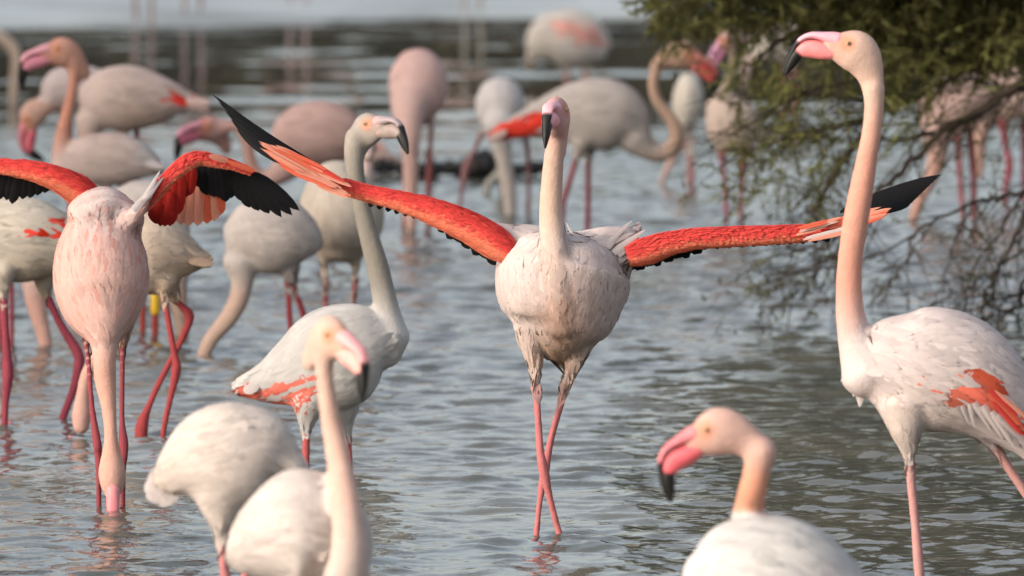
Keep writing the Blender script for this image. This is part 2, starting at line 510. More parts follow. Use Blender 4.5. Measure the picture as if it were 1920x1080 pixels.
def finish(sp, dg):
    Y = sp['Y']; smp = sp['smp']
    ev = sp['rough'].evaluated_get(dg); me = ev.to_mesh()
    nvt = len(me.vertices)
    V = np.zeros(nvt * 3); me.vertices.foreach_get('co', V); V = V.reshape(-1, 3)
    ne = len(me.edges); E = np.zeros(ne * 2, dtype=np.int64); me.edges.foreach_get('vertices', E); E = E.reshape(-1, 2)
    me.calc_loop_triangles()
    faces = [tuple(p.vertices) for p in me.polygons]
    ev.to_mesh_clear()
    quad = np.array([f if len(f) == 4 else (f[0], f[1], f[2], f[2]) for f in faces])
    SPp = np.array([s[0] for s in smp]); SR = np.array([s[1] for s in smp]); ST = np.array([s[2] for s in smp]); SC = np.array([s[3] for s in smp])
    kinds = np.array([{'body': 0, 'neck': 1, 'thigh': 2, 'leg': 3, 'head': 4}[s[4]] for s in smp]); Stt = np.array([s[5] for s in smp])
    def weights(Q, sharp=14.0):
        W = np.empty((len(Q), len(SPp)), np.float32)
        for i in range(0, len(Q), 8000):
            d = np.linalg.norm(Q[i:i + 8000, None, :] - SPp[None], axis=2) / SR[None]
            d -= d.min(1)[:, None]
            W[i:i + 8000] = np.exp(-sharp * d)
        W /= W.sum(1)[:, None]
        return W
    W = weights(V)
    legw = W[:, kinds == 3].sum(1) if (kinds == 3).any() else np.zeros(nvt)
    # smoothing: body and neck flow together, legs stay crisp
    deg = np.zeros(nvt); np.add.at(deg, E[:, 0], 1); np.add.at(deg, E[:, 1], 1)
    for it in range(9):
        A = np.zeros_like(V); np.add.at(A, E[:, 0], V[E[:, 1]]); np.add.at(A, E[:, 1], V[E[:, 0]])
        A /= np.maximum(deg, 1)[:, None]
        lam = np.where(legw > 0.5, 0.5 if it < 2 else 0.0, 0.55)[:, None]
        V = V + lam * (A - V)
    col = W @ SC
    # markings: red coverts, bare skin before the eye, red ankle joints
    pp = proj(V)
    bodyish = (W[:, (kinds == 0) | (kinds == 2)].sum(1) > 0.5)
    def marks(Pt, c, ok):
        jit = Pt + rng.normal(0, sp.get('jit', 2.0), Pt.shape)
        for poly, pc in sp.get('patch', ()):
            m = in_poly(jit, poly) & ok & (rng.random(len(Pt)) > sp.get('gap', .12))
            c[m] = np.array(pc) * rng.uniform(0.85, 1.1, (m.sum(), 1))
        return c
    col = marks(pp, col, bodyish)
    for (cx, cy, r0, pc, s_) in sp.get('blush', ()):  # soft tint spots; the centre bird's belly spot includes painted shade
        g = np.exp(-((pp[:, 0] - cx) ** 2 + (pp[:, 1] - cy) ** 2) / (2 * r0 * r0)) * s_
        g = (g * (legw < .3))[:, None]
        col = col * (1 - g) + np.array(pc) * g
    if 'frame' in sp and sp['head'].get('skull', True):
        fr, u, lat, fw, uv = sp['frame']
        lore = fr(34, 20); dd = np.linalg.norm(V - lore, axis=1) / u
        hk = W[:, kinds == 4].sum(1)
        g = np.clip((40 - dd) / 22, 0, 1) * (hk > .3) * 0.75
        col = col * (1 - g[:, None]) + np.array(sp.get('lore', (0.80, 0.34, 0.26))) * g[:, None]
        ey = np.minimum(np.linalg.norm(V - fr(20, 20, 24), axis=1), np.linalg.norm(V - fr(20, 20, -24), axis=1)) / u
        g = np.clip((20 - ey) / 10, 0, 1) * (hk > .3) * 0.6
        col = col * (1 - g[:, None]) + np.array((0.78, 0.36, 0.22)) * g[:, None]
    root = empty('flamingo', at(sp['base'][0], sp['wl'], Y) if 'base' in sp else Vector((SPp[:, 0].mean(), Y, 0.0)))
    root.location.z = 0
    tag(root, sp['label'], 'flamingo', 'flamingos wading in the lagoon')
    lum = col.mean(1, keepdims=True); col = np.clip(lum + np.where(legw > .5, .92, 1.2 if sp.get('vox', .006) < .0078 else 1.15)[:, None] * (col - lum), 0.004, 1)
    col = col * np.where(legw > .5, .70, 0.585 if sp.get('vox', .006) < .0078 else 0.68)[:, None]
    me2 = mesh_np('body', V, faces, M_PLUM, True, np.clip(col, 0, 1))
    body = link('body', me2, root)
    sp['root'] = root
    nrm = np.zeros(nvt * 3); me2.vertices.foreach_get('normal', nrm); nrm = nrm.reshape(-1, 3)
    # ---- plumage
    from mathutils.bvhtree import BVHTree
    bvh = BVHTree.FromPolygons(V.tolist(), faces)
    q0, q1, q2 = V[quad[:, 0]], V[quad[:, 1]], V[quad[:, 2]]
    area = np.linalg.norm(np.cross(q1 - q0, q2 - q0), axis=1)
    kq = np.stack([W[:, kinds == i].sum(1) if (kinds == i).any() else np.zeros(nvt) for i in range(5)], 1)
    kq = kq[quad].mean(1).argmax(1)
    def scatter(mask, dens, Lr, Wr, lift, off, yawj, want=None):
        ids = np.where(mask)[0]
        if not len(ids): return None
        A = area[ids]; n = int(A.sum() * dens)
        if n < 25: return None
        ch = rng.choice(ids, n, p=A / A.sum())
        w = rng.dirichlet((1, 1, 1, 1), n)
        P = (V[quad[ch]] * w[..., None]).sum(1); Nn = (nrm[quad[ch]] * w[..., None]).sum(1)
        Nn /= np.linalg.norm(Nn, axis=1)[:, None] + 1e-9
        C = col[quad[ch, 0]].copy()
        Wt = weights(P, 8.0)
        D = Wt @ ST
        tt = Wt @ Stt
        if want is not None:
            ok = want(P, tt)
            P, Nn, C, D = P[ok], Nn[ok], C[ok], D[ok]
            n = len(P)
            if n < 12: return None
        if sp.get('patch'):
            Dn = D / (np.linalg.norm(D, axis=1)[:, None] + 1e-9); C = marks(proj(P + Dn * Lr * .55), C, np.ones(n, bool)) if Lr > 0.046 else C
        D = D + np.array((0, 0, -0.15)) + rng.normal(0, yawj, D.shape)
        C = C * rng.normal(1.0, 0.06 if Lr > .06 else 0.045 if Lr > .03 else 0.014, (n, 1))
        if sp.get('streak') and Lr > .03:
            sm = (rng.random(n) < .16)[:, None]; C = np.where(sm, C * np.array(sp['streak']), C)
        L_ = Lr * rng.uniform(.75, 1.25, n); W_ = Wr * rng.uniform(.8, 1.2, n)
        lf = lift * np.abs(rng.normal(1, .5, n))
        return cards(P, Nn, D, L_, W_, lf, C, off, bvh)
    den = sp.get('dens', 1.0)
    ax = [r for r in sp['body']]
    def build(name, parts):
        parts = [p for p in parts if p]
        if not parts: return None
        Vv, Ff, Cc, Nv, k_ = [], [], [], [], 0
        for v_, f_, c_, n_ in parts:
            Vv.append(v_); Ff.append(f_ + k_); Cc.append(c_); Nv.append(n_); k_ += len(v_)
        mm = mesh_np(name, np.vstack(Vv), np.vstack(Ff), M_CARD, True, np.vstack(Cc))
        mm.normals_split_custom_set_from_vertices(np.vstack(Nv).tolist())
        return link(name, mm, root)
    yc = SPp[kinds == 0][:, 1].mean()
    bx = SPp[kinds == 0]
    def height_rel(P):
        d = np.linalg.norm(P[:, None, [0, 2]] - bx[None][:, :, [0, 2]], axis=2); i = d.argmin(1)
        return (P[:, 2] - bx[i, 2]) / SR[kinds == 0][i]
    bm_ = (kq == 0) | (kq == 2)
    if sp.get('prof', True):
        wingsel = lambda P, tt: (tt > .18) & (height_rel(P) > -0.55) & (np.abs(P[:, 1] - yc) > 0.012)
        pl = [scatter(bm_, 3000 * den, .050, .022, .0006, .0002, .08, lambda P, tt: ~wingsel(P, tt))]
        for sgn in (-1, 1):
            b_ = build('wing', [scatter(bm_, 2400 * den, .080, .028, .0016, .0008, .05, lambda P, tt: wingsel(P, tt) & ((P[:, 1] - yc) * sgn > 0))])
            if sgn == -1: sp['wing_near'] = b_
    else:
        pl = [scatter(bm_, 3400 * den, sp.get('fl', .05), sp.get('fw', .022), sp.get('lift', .0007), .0002, .09)]
    if sp.get('fluff'):        # loose down lifting off the contour
        pl.append(scatter(bm_, sp['fluff'] * .6, .044, .008, .0035, .0008, .16))
        pl.append(scatter(kq == 2, sp['fluff'] * 1.5, .026, .006, .003, .0006, .16))
    p_ = build('plumage', pl)
    if p_: p_['kind'] = 'stuff'
    # ---- tail
    if sp.get('tail', sp.get('prof', True)):
        B = SPp[kinds == 0]; T = ST[kinds == 0]; Rr = SR[kinds == 0]
        p0 = B[-1]; t0 = T[-1] / np.linalg.norm(T[-1])
        tl = empty('tail', Vector(p0)); tl.parent = root; tl.location = Vector(p0) - root.location
        for i in range(7):
            off = np.array((0, (i - 3) * .012, rng.normal(0, .006)))
            st = p0 - t0 * .07 + off
            d = t0 + np.array((0, (i - 3) * .05, rng.normal(0, .05)))
            feather(tl, st, st + d * rng.uniform(.65, 1.0) * sp.get('tlen', .085), .03, sp.get('tailc', 'white'), 'round', 0, (0, -1, .8), 'tail_feather')
    # ---- head parts
    if 'frame' in sp:
        fr, u, lat, fw, uv = sp['frame']
        def mand(name, prof, parent, base, tipc, cut):
            R = resample(prof, 4)
            P = np.array([fr(r[0], r[1]) for r in R])
            Vv, ff, T = loft(P, R[:, 2] * u, R[:, 3] * u, lat, 14)
            dd = np.linalg.norm(Vv[:, None] - P[None], axis=2).argmin(1)
            Xc = R[dd, 0]; Zc = R[dd, 1]
            s_ = np.clip((Xc - Zc * 0.35 - cut) / 4.0, 0, 1)[:, None]
            c = np.array(base) * (1 - s_) + np.array(tipc) * s_
            f_ = np.clip((60 - Xc) / 25, 0, 1)[:, None] * .4
            c = c * (1 - f_) + np.array((0.62, 0.30, 0.28)) * f_ * 1.0
            return link(name, mesh_np(name, Vv, ff, M_BILL, True, np.clip(c, 0, 1)), parent)
        bu, bl = sp.get('bill', ((0.72, 0.30, 0.32), (0.76, 0.20, 0.20)))
        bill = mand('bill', UPPER, root, bu, (0.010, 0.0095, 0.0095), 101)
        mand('lower_mandible', LOWER, bill, bl, (0.010, 0.0095, 0.0095), 108)
        if sp['head'].get('skull', True):
            for s_ in (-1, 1):
                c = fr(18, 20, s_ * 22.5)
                me_e = ball('eye', c, 4.6 * u, M_EYE)
                e_ = link('eye', me_e, root)
                link('pupil', ball('pupil', c + lat * s_ * 2.6 * u, 2.6 * u, M_PUPIL), e_)
    if 'ring' in sp:
        x, y0, y1, r = sp['ring'][:4]
        rows_ = [at(x, y0, Y), at(x, (y0 + y1) / 2, Y), at(x, y1, Y)]
        rr = r / px_m(Y)
        Vv, ff, T = loft([tuple(q) for q in rows_], [rr] * 3, [rr] * 3, (0, 1, 0), 16)
        link('leg_ring', mesh_np('leg_ring', Vv, ff, M_RING), root)
    if 'extra' in sp: sp['extra'](sp, root)
    bpy.data.objects.remove(sp['rough'])

def ball(name, c, r, mat, seg=12, rg=8):
    V = []; f = []
    for i in range(1, rg):
        th = math.pi * i / rg
        for j in range(seg):
            ph = 2 * math.pi * j / seg
            V.append((c[0] + r * math.sin(th) * math.cos(ph), c[1] + r * math.sin(th) * math.sin(ph), c[2] + r * math.cos(th)))
    for i in range(rg - 2):
        for j in range(seg):
            k = (j + 1) % seg
            f.append((i * seg + j, (i + 1) * seg + j, (i + 1) * seg + k, i * seg + k))
    n = len(V); V.append((c[0], c[1], c[2] + r)); V.append((c[0], c[1], c[2] - r))
    for j in range(seg):
        k = (j + 1) % seg
        f.append((n, j, k)); f.append((n + 1, (rg - 2) * seg + k, (rg - 2) * seg + j))
    return mesh_np(name, V, f, mat)
# ------------------------------------------------------------------ the birds (outlines at photo rows, each at its own depth)
def zz(pts, x0, y0, s):            # polygon given in a zoomed crop
    return [(x0 + x / s, y0 + y / s) for x, y in pts]

# --- the displaying bird in the middle, wings held open
def band_wing(sp, root, pts, name='wing', chord=0.20, seg=18, under=-1.0):
    """inner wing: thick leading edge with covert colours, trailing back and slightly down."""
    Y = sp['Y']
    R = resample(pts, 6)
    P = np.array([tuple(at(r[0], r[1], Y + r[3])) for r in R]); n = len(P)
    T = np.gradient(P, axis=0); T /= np.linalg.norm(T, axis=1)[:, None]
    up = np.cross(np.array((0, 1.0, 0)), T)
    up /= np.linalg.norm(up, axis=1)[:, None]
    up *= np.sign(up[:, 2])[:, None]
    rr = 0.9 * R[:, 2] / np.array([px_m(Y + r[3]) for r in R])
    prof = []
    for k in range(seg):
        t = k / (seg - 1)                    # upper trailing edge -> round the front -> lower trailing edge
        if t < .35: q = t / .35; prof.append((0.80 + 0.2 * math.sin(q * 1.57) - 1.1 * (1 - q) , (1 - q) * 1.0))
        elif t > .72: q = (t - .72) / .28; prof.append((-0.95 + 0.35 * q, q * 1.0))
        else:
            q = (t - .35) / .37; an = math.pi / 2 * (1 - 2 * q); prof.append((0.975 * math.sin(an) + .02, -0.22 * math.cos(an)))
    V = []; C = []
    cc = R[:, 4] if R.shape[1] > 4 else np.ones(n)
    for i in range(n):
        for (a_, b_) in prof:
            dep = b_ * (chord if b_ > 0 else rr[i] * 2.2)
            V.append(P[i] + up[i] * rr[i] * a_ + np.array((0, dep, 0)))
            s_ = max(0, min(1, (a_ + 0.30 + rng.normal(0, .12)) / .5))
            red = np.array((0.58, 0.055, 0.05)); org = np.array((0.68, 0.18, 0.11))
            C.append((org * (1 - s_) + red * s_) * rng.uniform(.85, 1.1))
    m = len(prof); f = []
    for i in range(n - 1):
        for j in range(m - 1):
            f.append((i * m + j, i * m + j + 1, (i + 1) * m + j + 1, (i + 1) * m + j))
        f.append((i * m + m - 1, i * m, (i + 1) * m, (i + 1) * m + m - 1))
    f.append(tuple(range(m))); f.append(tuple((n - 1) * m + j for j in range(m))[::-1])
    V = np.array(V); C = np.array(C)
    w = link(name, mesh_np(name, V, f, M_PLUM, True, np.clip(C, 0, 1)), root)
    # overlapping small coverts, in one joined sub-part
    nn = int(n * 60)
    ii = rng.uniform(0, n - 1.001, nn); i0 = ii.astype(int); fr_ = (ii - i0)[:, None]
    aa = rng.uniform(-0.95, 0.95, nn)
    an = np.arcsin(np.clip(aa, -1, 1))
    Pp = P[i0] * (1 - fr_) + P[i0 + 1] * fr_; Up = up[i0]; r_ = rr[i0][:, None]
    Nn = Up * np.sin(an)[:, None] + np.array((0, -1.0, 0)) * np.cos(an)[:, None] * .8
    Nn /= np.linalg.norm(Nn, axis=1)[:, None]
    root_ = Pp + Up * r_ * aa[:, None] + np.array((0, -1.0, 0)) * (0.22 * 2.2 * r_ * np.cos(an)[:, None])
    D = -Up * 0.55 + T[i0] * 0.9 + rng.normal(0, .12, (nn, 3))
    s_ = np.clip((aa + .25 + rng.normal(0, .14, nn)) / .5, 0, 1)[:, None]
    cl = np.array((0.70, 0.19, 0.11)) * (1 - s_) + np.array((0.62, 0.06, 0.052)) * s_
    cl *= rng.uniform(.75, 1.15, (nn, 1))
    v_, f_, c_, n_ = cards(root_, Nn, D, rng.uniform(.014, .024, nn), rng.uniform(.007, .011, nn), np.full(nn, .0010), cl, 0.0003)
    mm = mesh_np('coverts', v_, f_, M_CARD, True, c_); mm.normals_split_custom_set_from_vertices(n_.tolist())
    cv = link('coverts', mm, w); cv['kind'] = 'stuff'
    return w, P, up, rr, T

def centre_extra(sp, root):
    Y = sp['Y']
    A = lambda x, y, d=0.0: at(x, y, Y + d)
    # viewer's left wing
    w, P, up, rr, T = band_wing(sp, root, [(957, 478, 24, .03), (934, 460, 36, .03), (895, 434, 35, .03), (850, 412, 32, .03), (800, 392, 26, .035), (745, 375, 20, .045), (695, 363, 18, .055), (655, 352, 17, .06), (628, 344, 12, .06)])
    for i, t in enumerate(np.linspace(0, 1, 14)):      # dark secondaries showing as a ragged lower edge
        x = 940 - 105 * t; y = 492 - 66 * t
        feather(w, A(x + 4, y - 16, .12), A(x - 8 - 5 * (i % 2), y + 5 + 3 * (i % 3), .17), .030, 'black', 'round', 0, (0, -1, .3), 'secondary_feather')
    for i, t in enumerate(np.linspace(0, 1, 9)):
        x = 830 - 130 * t; y = 421 - 34 * t
        feather(w, A(x + 6, y - 14, .1), A(x - 10, y - 3, .15), .022, 'black', 'round', 0, (0, -1, .3), 'secondary_feather')
    # hand: salmon primary coverts, then black primaries narrowing to the raised tip
    for (x0, y0, x1, y1, wd, mt, d) in [(648, 340, 560, 294, 14, 'red', .045), (650, 350, 555, 305, 16, 'salmon', .04), (650, 362, 575, 330, 18, 'salmon', .035), (652, 368, 590, 343, 12, 'coral', .03),
                                        (604, 318, 520, 277, 22, 'salmon', .05), (600, 326, 505, 276, 22, 'salmon', .045), (605, 340, 525, 302, 22, 'coral', .04), (575, 330, 500, 280, 18, 'coral', .045),
                                        (585, 308, 487, 268, 16, 'salmon', .055), (625, 352, 545, 318, 14, 'coral', .03), (570, 322, 490, 276, 10, 'salmon', .035)]:
        for q_ in (-1, 0, 1):
            jx, jy = random.uniform(-10, 10), q_ * wd * .27 + random.uniform(-1, 1)
            m2 = mt if random.random() < .62 else random.choice(['coral', 'salmon', 'blush' if mt == 'salmon' else 'coral'])
            feather(w, A(x0 + jx, y0 + jy * .6, d - .03 - .004 * q_), A(x1 + jx * .5, y1 + jy, d - .016 - .004 * q_), wd * .5 / 750, m2, 'blade', random.uniform(-.15, .15), (0, -1, .5), 'primary_covert')
    for k in range(9):
        t = k / 8
        feather(w, A(612 - 70 * t, 317 - 8 * t, .09 - .05 * t), A(395 + 48 * t + (k % 2) * 5, 175 + 66 * t ** 1.1, .14 - .03 * t), (12 + 7 * t) / 750, 'black', 'blade', .75 - .5 * t, (0, -1, .5), 'primary_feather')
    # viewer's right wing
    w, P, up, rr, T = band_wing(sp, root, [(1176, 482, 22, .03), (1205, 473, 30, .03), (1245, 459, 26, .03), (1300, 448, 23, .03), (1360, 444, 22, .035), (1430, 441, 21, .04), (1500, 437, 18, .05), (1545, 431, 15, .055), (1575, 425, 12, .06)])
    for i, t in enumerate(np.linspace(0, 1, 15)):
        x = 1182 + 125 * t; y = 500 - 35 * t
        feather(w, A(x - 4, y - 14, .12), A(x + 8 + 4 * (i % 2), y + 4 + 3 * (i % 3), .17), .028, 'black', 'round', 0, (0, -1, .3), 'secondary_feather')
    for i, t in enumerate(np.linspace(0, 1, 11)):
        x = 1315 + 230 * t; y = 467 - 14 * t
        feather(w, A(x - 8, y - 12, .1), A(x + 12, y - 3, .15), .02, 'black', 'round', 0, (0, -1, .3), 'secondary_feather')
    for (x0, y0, x1, y1, wd, mt, d) in [(1500, 440, 1560, 420, 12, 'salmon', .03), (1498, 432, 1575, 410, 12, 'salmon', .03), (1505, 450, 1590, 432, 12, 'salmon', .02), (1520, 446, 1600, 427, 12, 'white', .025), (1500, 428, 1555, 414, 9, 'coral', .025),
                                        (1545, 422, 1640, 398, 20, 'coral', .05), (1560, 432, 1650, 406, 20, 'salmon', .045), (1600, 415, 1668, 395, 20, 'salmon', .05), (1570, 416, 1655, 392, 14, 'red', .055), (1610, 423, 1665, 402, 12, 'coral', .045)]:
        for q_ in (-1, 0, 1):
            jx, jy = random.uniform(-10, 10), q_ * wd * .27 + random.uniform(-1, 1)
            m2 = mt if random.random() < .62 else random.choice(['coral', 'salmon', 'blush' if mt == 'salmon' else 'coral'])
            feather(w, A(x0 + jx, y0 + jy * .6, d - .03 - .004 * q_), A(x1 + jx * .5, y1 + jy, d - .016 - .004 * q_), wd * .5 / 750, m2, 'blade', random.uniform(-.15, .15), (0, -1, .5), 'primary_covert')
    for k in range(9):
        t = k / 8
        feather(w, A(1575 + 75 * t, 398 - 2 * t, .1 - .05 * t), A(1770 - 62 * t, 326 + 55 * t, .15 - .03 * t), (20 + 5 * t) / 750, 'black', 'blade', .15, (0, -1, .5), 'primary_feather')
    # loose scapular plumes
    sc = empty('scapulars', A(1060, 450, .1)); sc.parent = root; sc.location -= root.location
    for (x0, y0, x1, y1, wd, b) in [(1130, 470, 1186, 412, 20, .1), (1140, 465, 1168, 428, 16, .05), (1150, 475, 1211, 430, 22, .08), (1120, 462, 1190, 436, 26, 0), (1130, 482, 1205, 446, 26, -.05), (1100, 462, 1160, 440, 26, 0), (1150, 492, 1206, 462, 24, 0),
                                    (1095, 476, 1060, 415, 14, .05), (1080, 470, 1072, 440, 12, 0), (1000, 462, 908, 408, 26, .08), (1005, 455, 930, 424, 30, 0), (1000, 470, 935, 440, 26, .04), (1010, 475, 948, 462, 26, 0),
                                    (1090, 460, 1140, 448, 30, 0), (985, 480, 943, 476, 24, 0), (1140, 500, 1195, 482, 24, 0), (1160, 480, 1200, 440, 16, .05)]:
        feather(sc, A(x0, y0, .03), A(x1, y1, .06), wd * .7 / 750, 'white', 'plume', b, (0, -1, .4), 'plume_feather')
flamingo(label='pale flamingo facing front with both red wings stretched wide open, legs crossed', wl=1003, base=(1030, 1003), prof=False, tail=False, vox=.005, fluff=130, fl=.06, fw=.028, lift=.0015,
    body_extra=[[(1022, 474, 50, .12), (980, 460, 42, .11), (946, 452, 33, .09)], [(1010, 462, 36, .12), (965, 446, 24, .12), (932, 428, 13, .12), (912, 414, 4, .12)], [(1100, 480, 50, .12), (1145, 464, 42, .1), (1182, 458, 34, .08)], [(1110, 465, 36, .12), (1155, 448, 25, .12), (1186, 434, 13, .12), (1204, 424, 4, .12)]],
    body=[(1062, 486, 112, .10, 1.15), (1057, 510, 126, .095, 1.15), (1055, 540, 126, .085, 1.1), (1055, 572, 117, .075, 1.05), (1055, 602, 97, .07, 1.0), (1048, 630, 62, .07, 1.0), (1043, 658, 38, .08, 1.0)],
    neck=[(1043, 240, 18, -.06), (1040, 280, 19, -.05), (1035, 340, 21, -.04), (1033, 400, 23, -.04), (1037, 450, 26, -.05), (1044, 500, 30, -.06), (1050, 545, 36, -.05), (1056, 590, 50, .0)],
    thighs=[[(1000, 600, 40, .05), (997, 640, 27, .04), (1003, 675, 15, .03), (1004, 703, 9, .02)], [(1088, 610, 42, .08), (1085, 645, 28, .07), (1074, 685, 16, .06), (1063, 717, 9, .05)]],
    legs=[[(1004, 690, 8.5, .02), (1008, 770, 8, .0), (1013, 845, 9, -.02), (1019, 880, 12, -.02), (1030, 930, 8, -.01), (1043, 980, 7.5, .0), (1053, 1015, 8, .0), (1058, 1040, 8, .0)],
          [(1066, 705, 8.5, .05), (1051, 760, 8, .05), (1036, 812, 8, .05), (1026, 858, 9, .05), (1021, 886, 11, .05), (1012, 940, 7, .03), (1006, 1000, 7, .02), (1004, 1030, 7, .0)]],
    head=dict(o=(1044, 222), d=-.07, face=-1, yaw=80, pitch=-4), bc=WHITE, bc2=CREAM, nc=(.76, .56, .46), hc=(.75, .50, .45), lc=(.58, .17, .17), bill=((.70, .36, .40), (.70, .30, .32)), lore=(.74, .42, .45),
    blush=[(1055, 575, 34, (.72, .36, .24), .55), (1045, 648, 48, (.34, .20, .11), .75), (1110, 560, 60, (.78, .58, .52), .4)], extra=centre_extra)  # brown belly spot: mud stain, deepened to paint in the underside's shade

# --- tall bird on the right
def right_extra(sp, root):
    Y = sp['Y']; A = lambda x, y, d=0.0: at(x, y, Y + d)
    d0 = -.13
    w = sp['wing_near'] or root
    for (x0, y0, x1, y1, wd, mt) in zzf([(1060, 610, 1260, 800, 44, 'red'), (1050, 640, 1280, 860, 44, 'coral'), (1080, 690, 1290, 930, 36, 'red'), (1100, 620, 1330, 820, 30, 'salmon')], 1560, 560, 3.6):
        feather(w, A(x0, y0, d0), A(x1, y1, d0 + .02), wd / 3.6 / 790, mt, 'round', 0, (0, -1, .3), 'covert_feather')
    for (x0, y0, x1, y1, wd) in zzf([(880, 720, 930, 860, 40), (930, 710, 965, 880, 40), (960, 700, 1080, 900, 50), (1020, 720, 1160, 960, 54), (1080, 760, 1240, 1020, 50), (1120, 780, 1210, 940, 50), (840, 730, 900, 830, 50), (1000, 730, 1060, 860, 46), (1150, 820, 1280, 960, 46)], 1560, 560, 3.6):
        feather(w, A(x0, y0, d0 + .03), A(x1, y1, d0 + .05), wd / 3.6 / 790, 'white', 'plume', 0, (0, -1, .3), 'flank_feather')
    for (x0, y0, x1, y1, wd) in [(1600, 690, 1576, 716, 20), (1604, 715, 1600, 745, 18), (1612, 735, 1612, 764, 18), (1596, 680, 1580, 700, 18)]:
        feather(root, A(x0, y0, -.0), A(x1, y1, -.01), wd / 790, 'white', 'plume', .05, (0, -1, .1), 'breast_feather')
def zzf(l, x0, y0, s): return [(x0 + q[0] / s, y0 + q[1] / s, x0 + q[2] / s, y0 + q[3] / s) + tuple(q[4:]) for q in l]

flamingo(label='tall flamingo at the right with salmon neck stretched up, seen from its left side', wl=1110, base=(1724, 1110), vox=.005, fluff=60, dens=1.0,
    body=[(1618, 655, 40), (1642, 662, 72), (1690, 680, 103), (1740, 690, 117), (1795, 705, 115), (1845, 735, 98), (1893, 780, 66), (1935, 830, 36), (1965, 872, 16)],
    neck=[(1638, 165, 22), (1639, 200, 19), (1634, 250, 19), (1625, 300, 20.5), (1616, 350, 23), (1607, 400, 24.5), (1599, 450, 24), (1593, 500, 24), (1592, 550, 25.5), (1596, 600, 29), (1608, 645, 38), (1632, 690, 62)],
    thighs=[[(1700, 765, 58, -.03), (1700, 808, 33, -.04), (1703, 840, 17, -.04), (1704, 858, 11, -.04)], [(1820, 780, 40, .05), (1848, 815, 18, .05), (1864, 838, 11, .05)]],
    legs=[[(1703, 845, 10.5, -.04), (1710, 920, 10, -.04), (1717, 990, 10, -.04), (1722, 1050, 12, -.04), (1726, 1100, 10, -.04), (1730, 1150, 9, -.04)],
          [(1860, 828, 10.5, .05), (1885, 868, 10.5, .05), (1920, 920, 10.5, .05), (1956, 975, 13, .05), (1952, 1050, 9, .05), (1948, 1130, 9, .05)]],
    head=dict(o=(1608, 100), face=-1, pitch=0, size=.99), bc=WHITE, nc=(.80, .43, .345), hc=(.80, .58, .49), lc=(.60, .29, .27), bill=((.78, .36, .42), (.80, .24, .24)), lore=(.80, .44, .36), extra=right_extra, jit=2.5,
    patch=[(zz([(880, 420), (910, 410), (960, 440), (1050, 510), (1090, 620), (1200, 700), (1296, 780), (1296, 960), (1200, 840), (1100, 715), (950, 690), (820, 705), (700, 700), (640, 600), (590, 460), (620, 480), (680, 580), (740, 650), (820, 610), (910, 590)], 1560, 560, 3.6), (.66, .15, .10))],
    blush=[(1665, 725, 10, (.74, .42, .38), .5), (1700, 800, 60, (.74, .60, .47), .35)])

# --- blurred bird bottom right
flamingo(label='blurred near flamingo at the bottom right with orange hooked neck and deep pink bill', wl=1410, base=(1440, 1410), vox=.007, dens=.8,
    body=[(1320, 1120, 85), (1375, 1110, 140), (1440, 1128, 165), (1520, 1165, 150), (1600, 1200, 105), (1680, 1235, 55), (1730, 1255, 24)],
    neck=[(1428, 845, 32), (1420, 880, 27), (1411, 920, 28), (1404, 960, 31, .05), (1400, 1010, 40, .09), (1404, 1075, 66, .09)],
    thighs=[[(1440, 1230, 60), (1440, 1270, 30), (1440, 1300, 13)], [(1490, 1230, 60, .1), (1490, 1270, 30, .1), (1490, 1300, 13, .1)]],
    legs=[[(1440, 1290, 11), (1442, 1350, 13), (1440, 1460, 11)], [(1490, 1290, 11, .1), (1492, 1350, 13, .1), (1490, 1460, 11, .1)]],
    head=dict(o=(1354, 809), face=-1, pitch=-38), bc=(.77, .74, .725), nc=(.79, .41, .30), hc=(.79, .54, .47), lc=LEGP, bill=((.56, .17, .19), (.60, .11, .13)), lore=(.79, .46, .38))

# --- blurred bird bottom left with raised neck
flamingo(label='blurred near flamingo at the bottom left with upright neck and black bill tip', wl=1390, base=(560, 1390), vox=.007, dens=.8, prof=True, tail=False,
    body=[(655, 1065, 55), (618, 1022, 98), (562, 1004, 128), (505, 1016, 92), (462, 1038, 54), (436, 1056, 22)],
    neck=[(608, 665, 21), (609, 705, 18), (616, 760, 20), (627, 820, 22.5), (638, 880, 25, -.03), (646, 930, 28, -.08), (652, 985, 31, -.125), (655, 1045, 38, -.13), (650, 1110, 50, -.08)],
    thighs=[[(560, 1100, 70, .08), (560, 1180, 32, .08), (560, 1230, 13, .08)], [(590, 1120, 60, .0), (590, 1180, 32, -.02), (590, 1230, 13, -.06)]],
    legs=[[(560, 1220, 11, .08), (562, 1310, 13, .08), (560, 1450, 11, .08)], [(590, 1220, 11, -.06), (592, 1310, 13, -.06), (590, 1450, 11, -.06)]],
    head=dict(o=(617, 634), d=-.01, face=1, pitch=-30, yaw=54, size=.95), bc=(.80, .72, .68), nc=(.79, .55, .47), hc=(.78, .57, .49), lc=LEGP, bill=((.70, .32, .32), (.72, .32, .29)), lore=(.82, .46, .36))

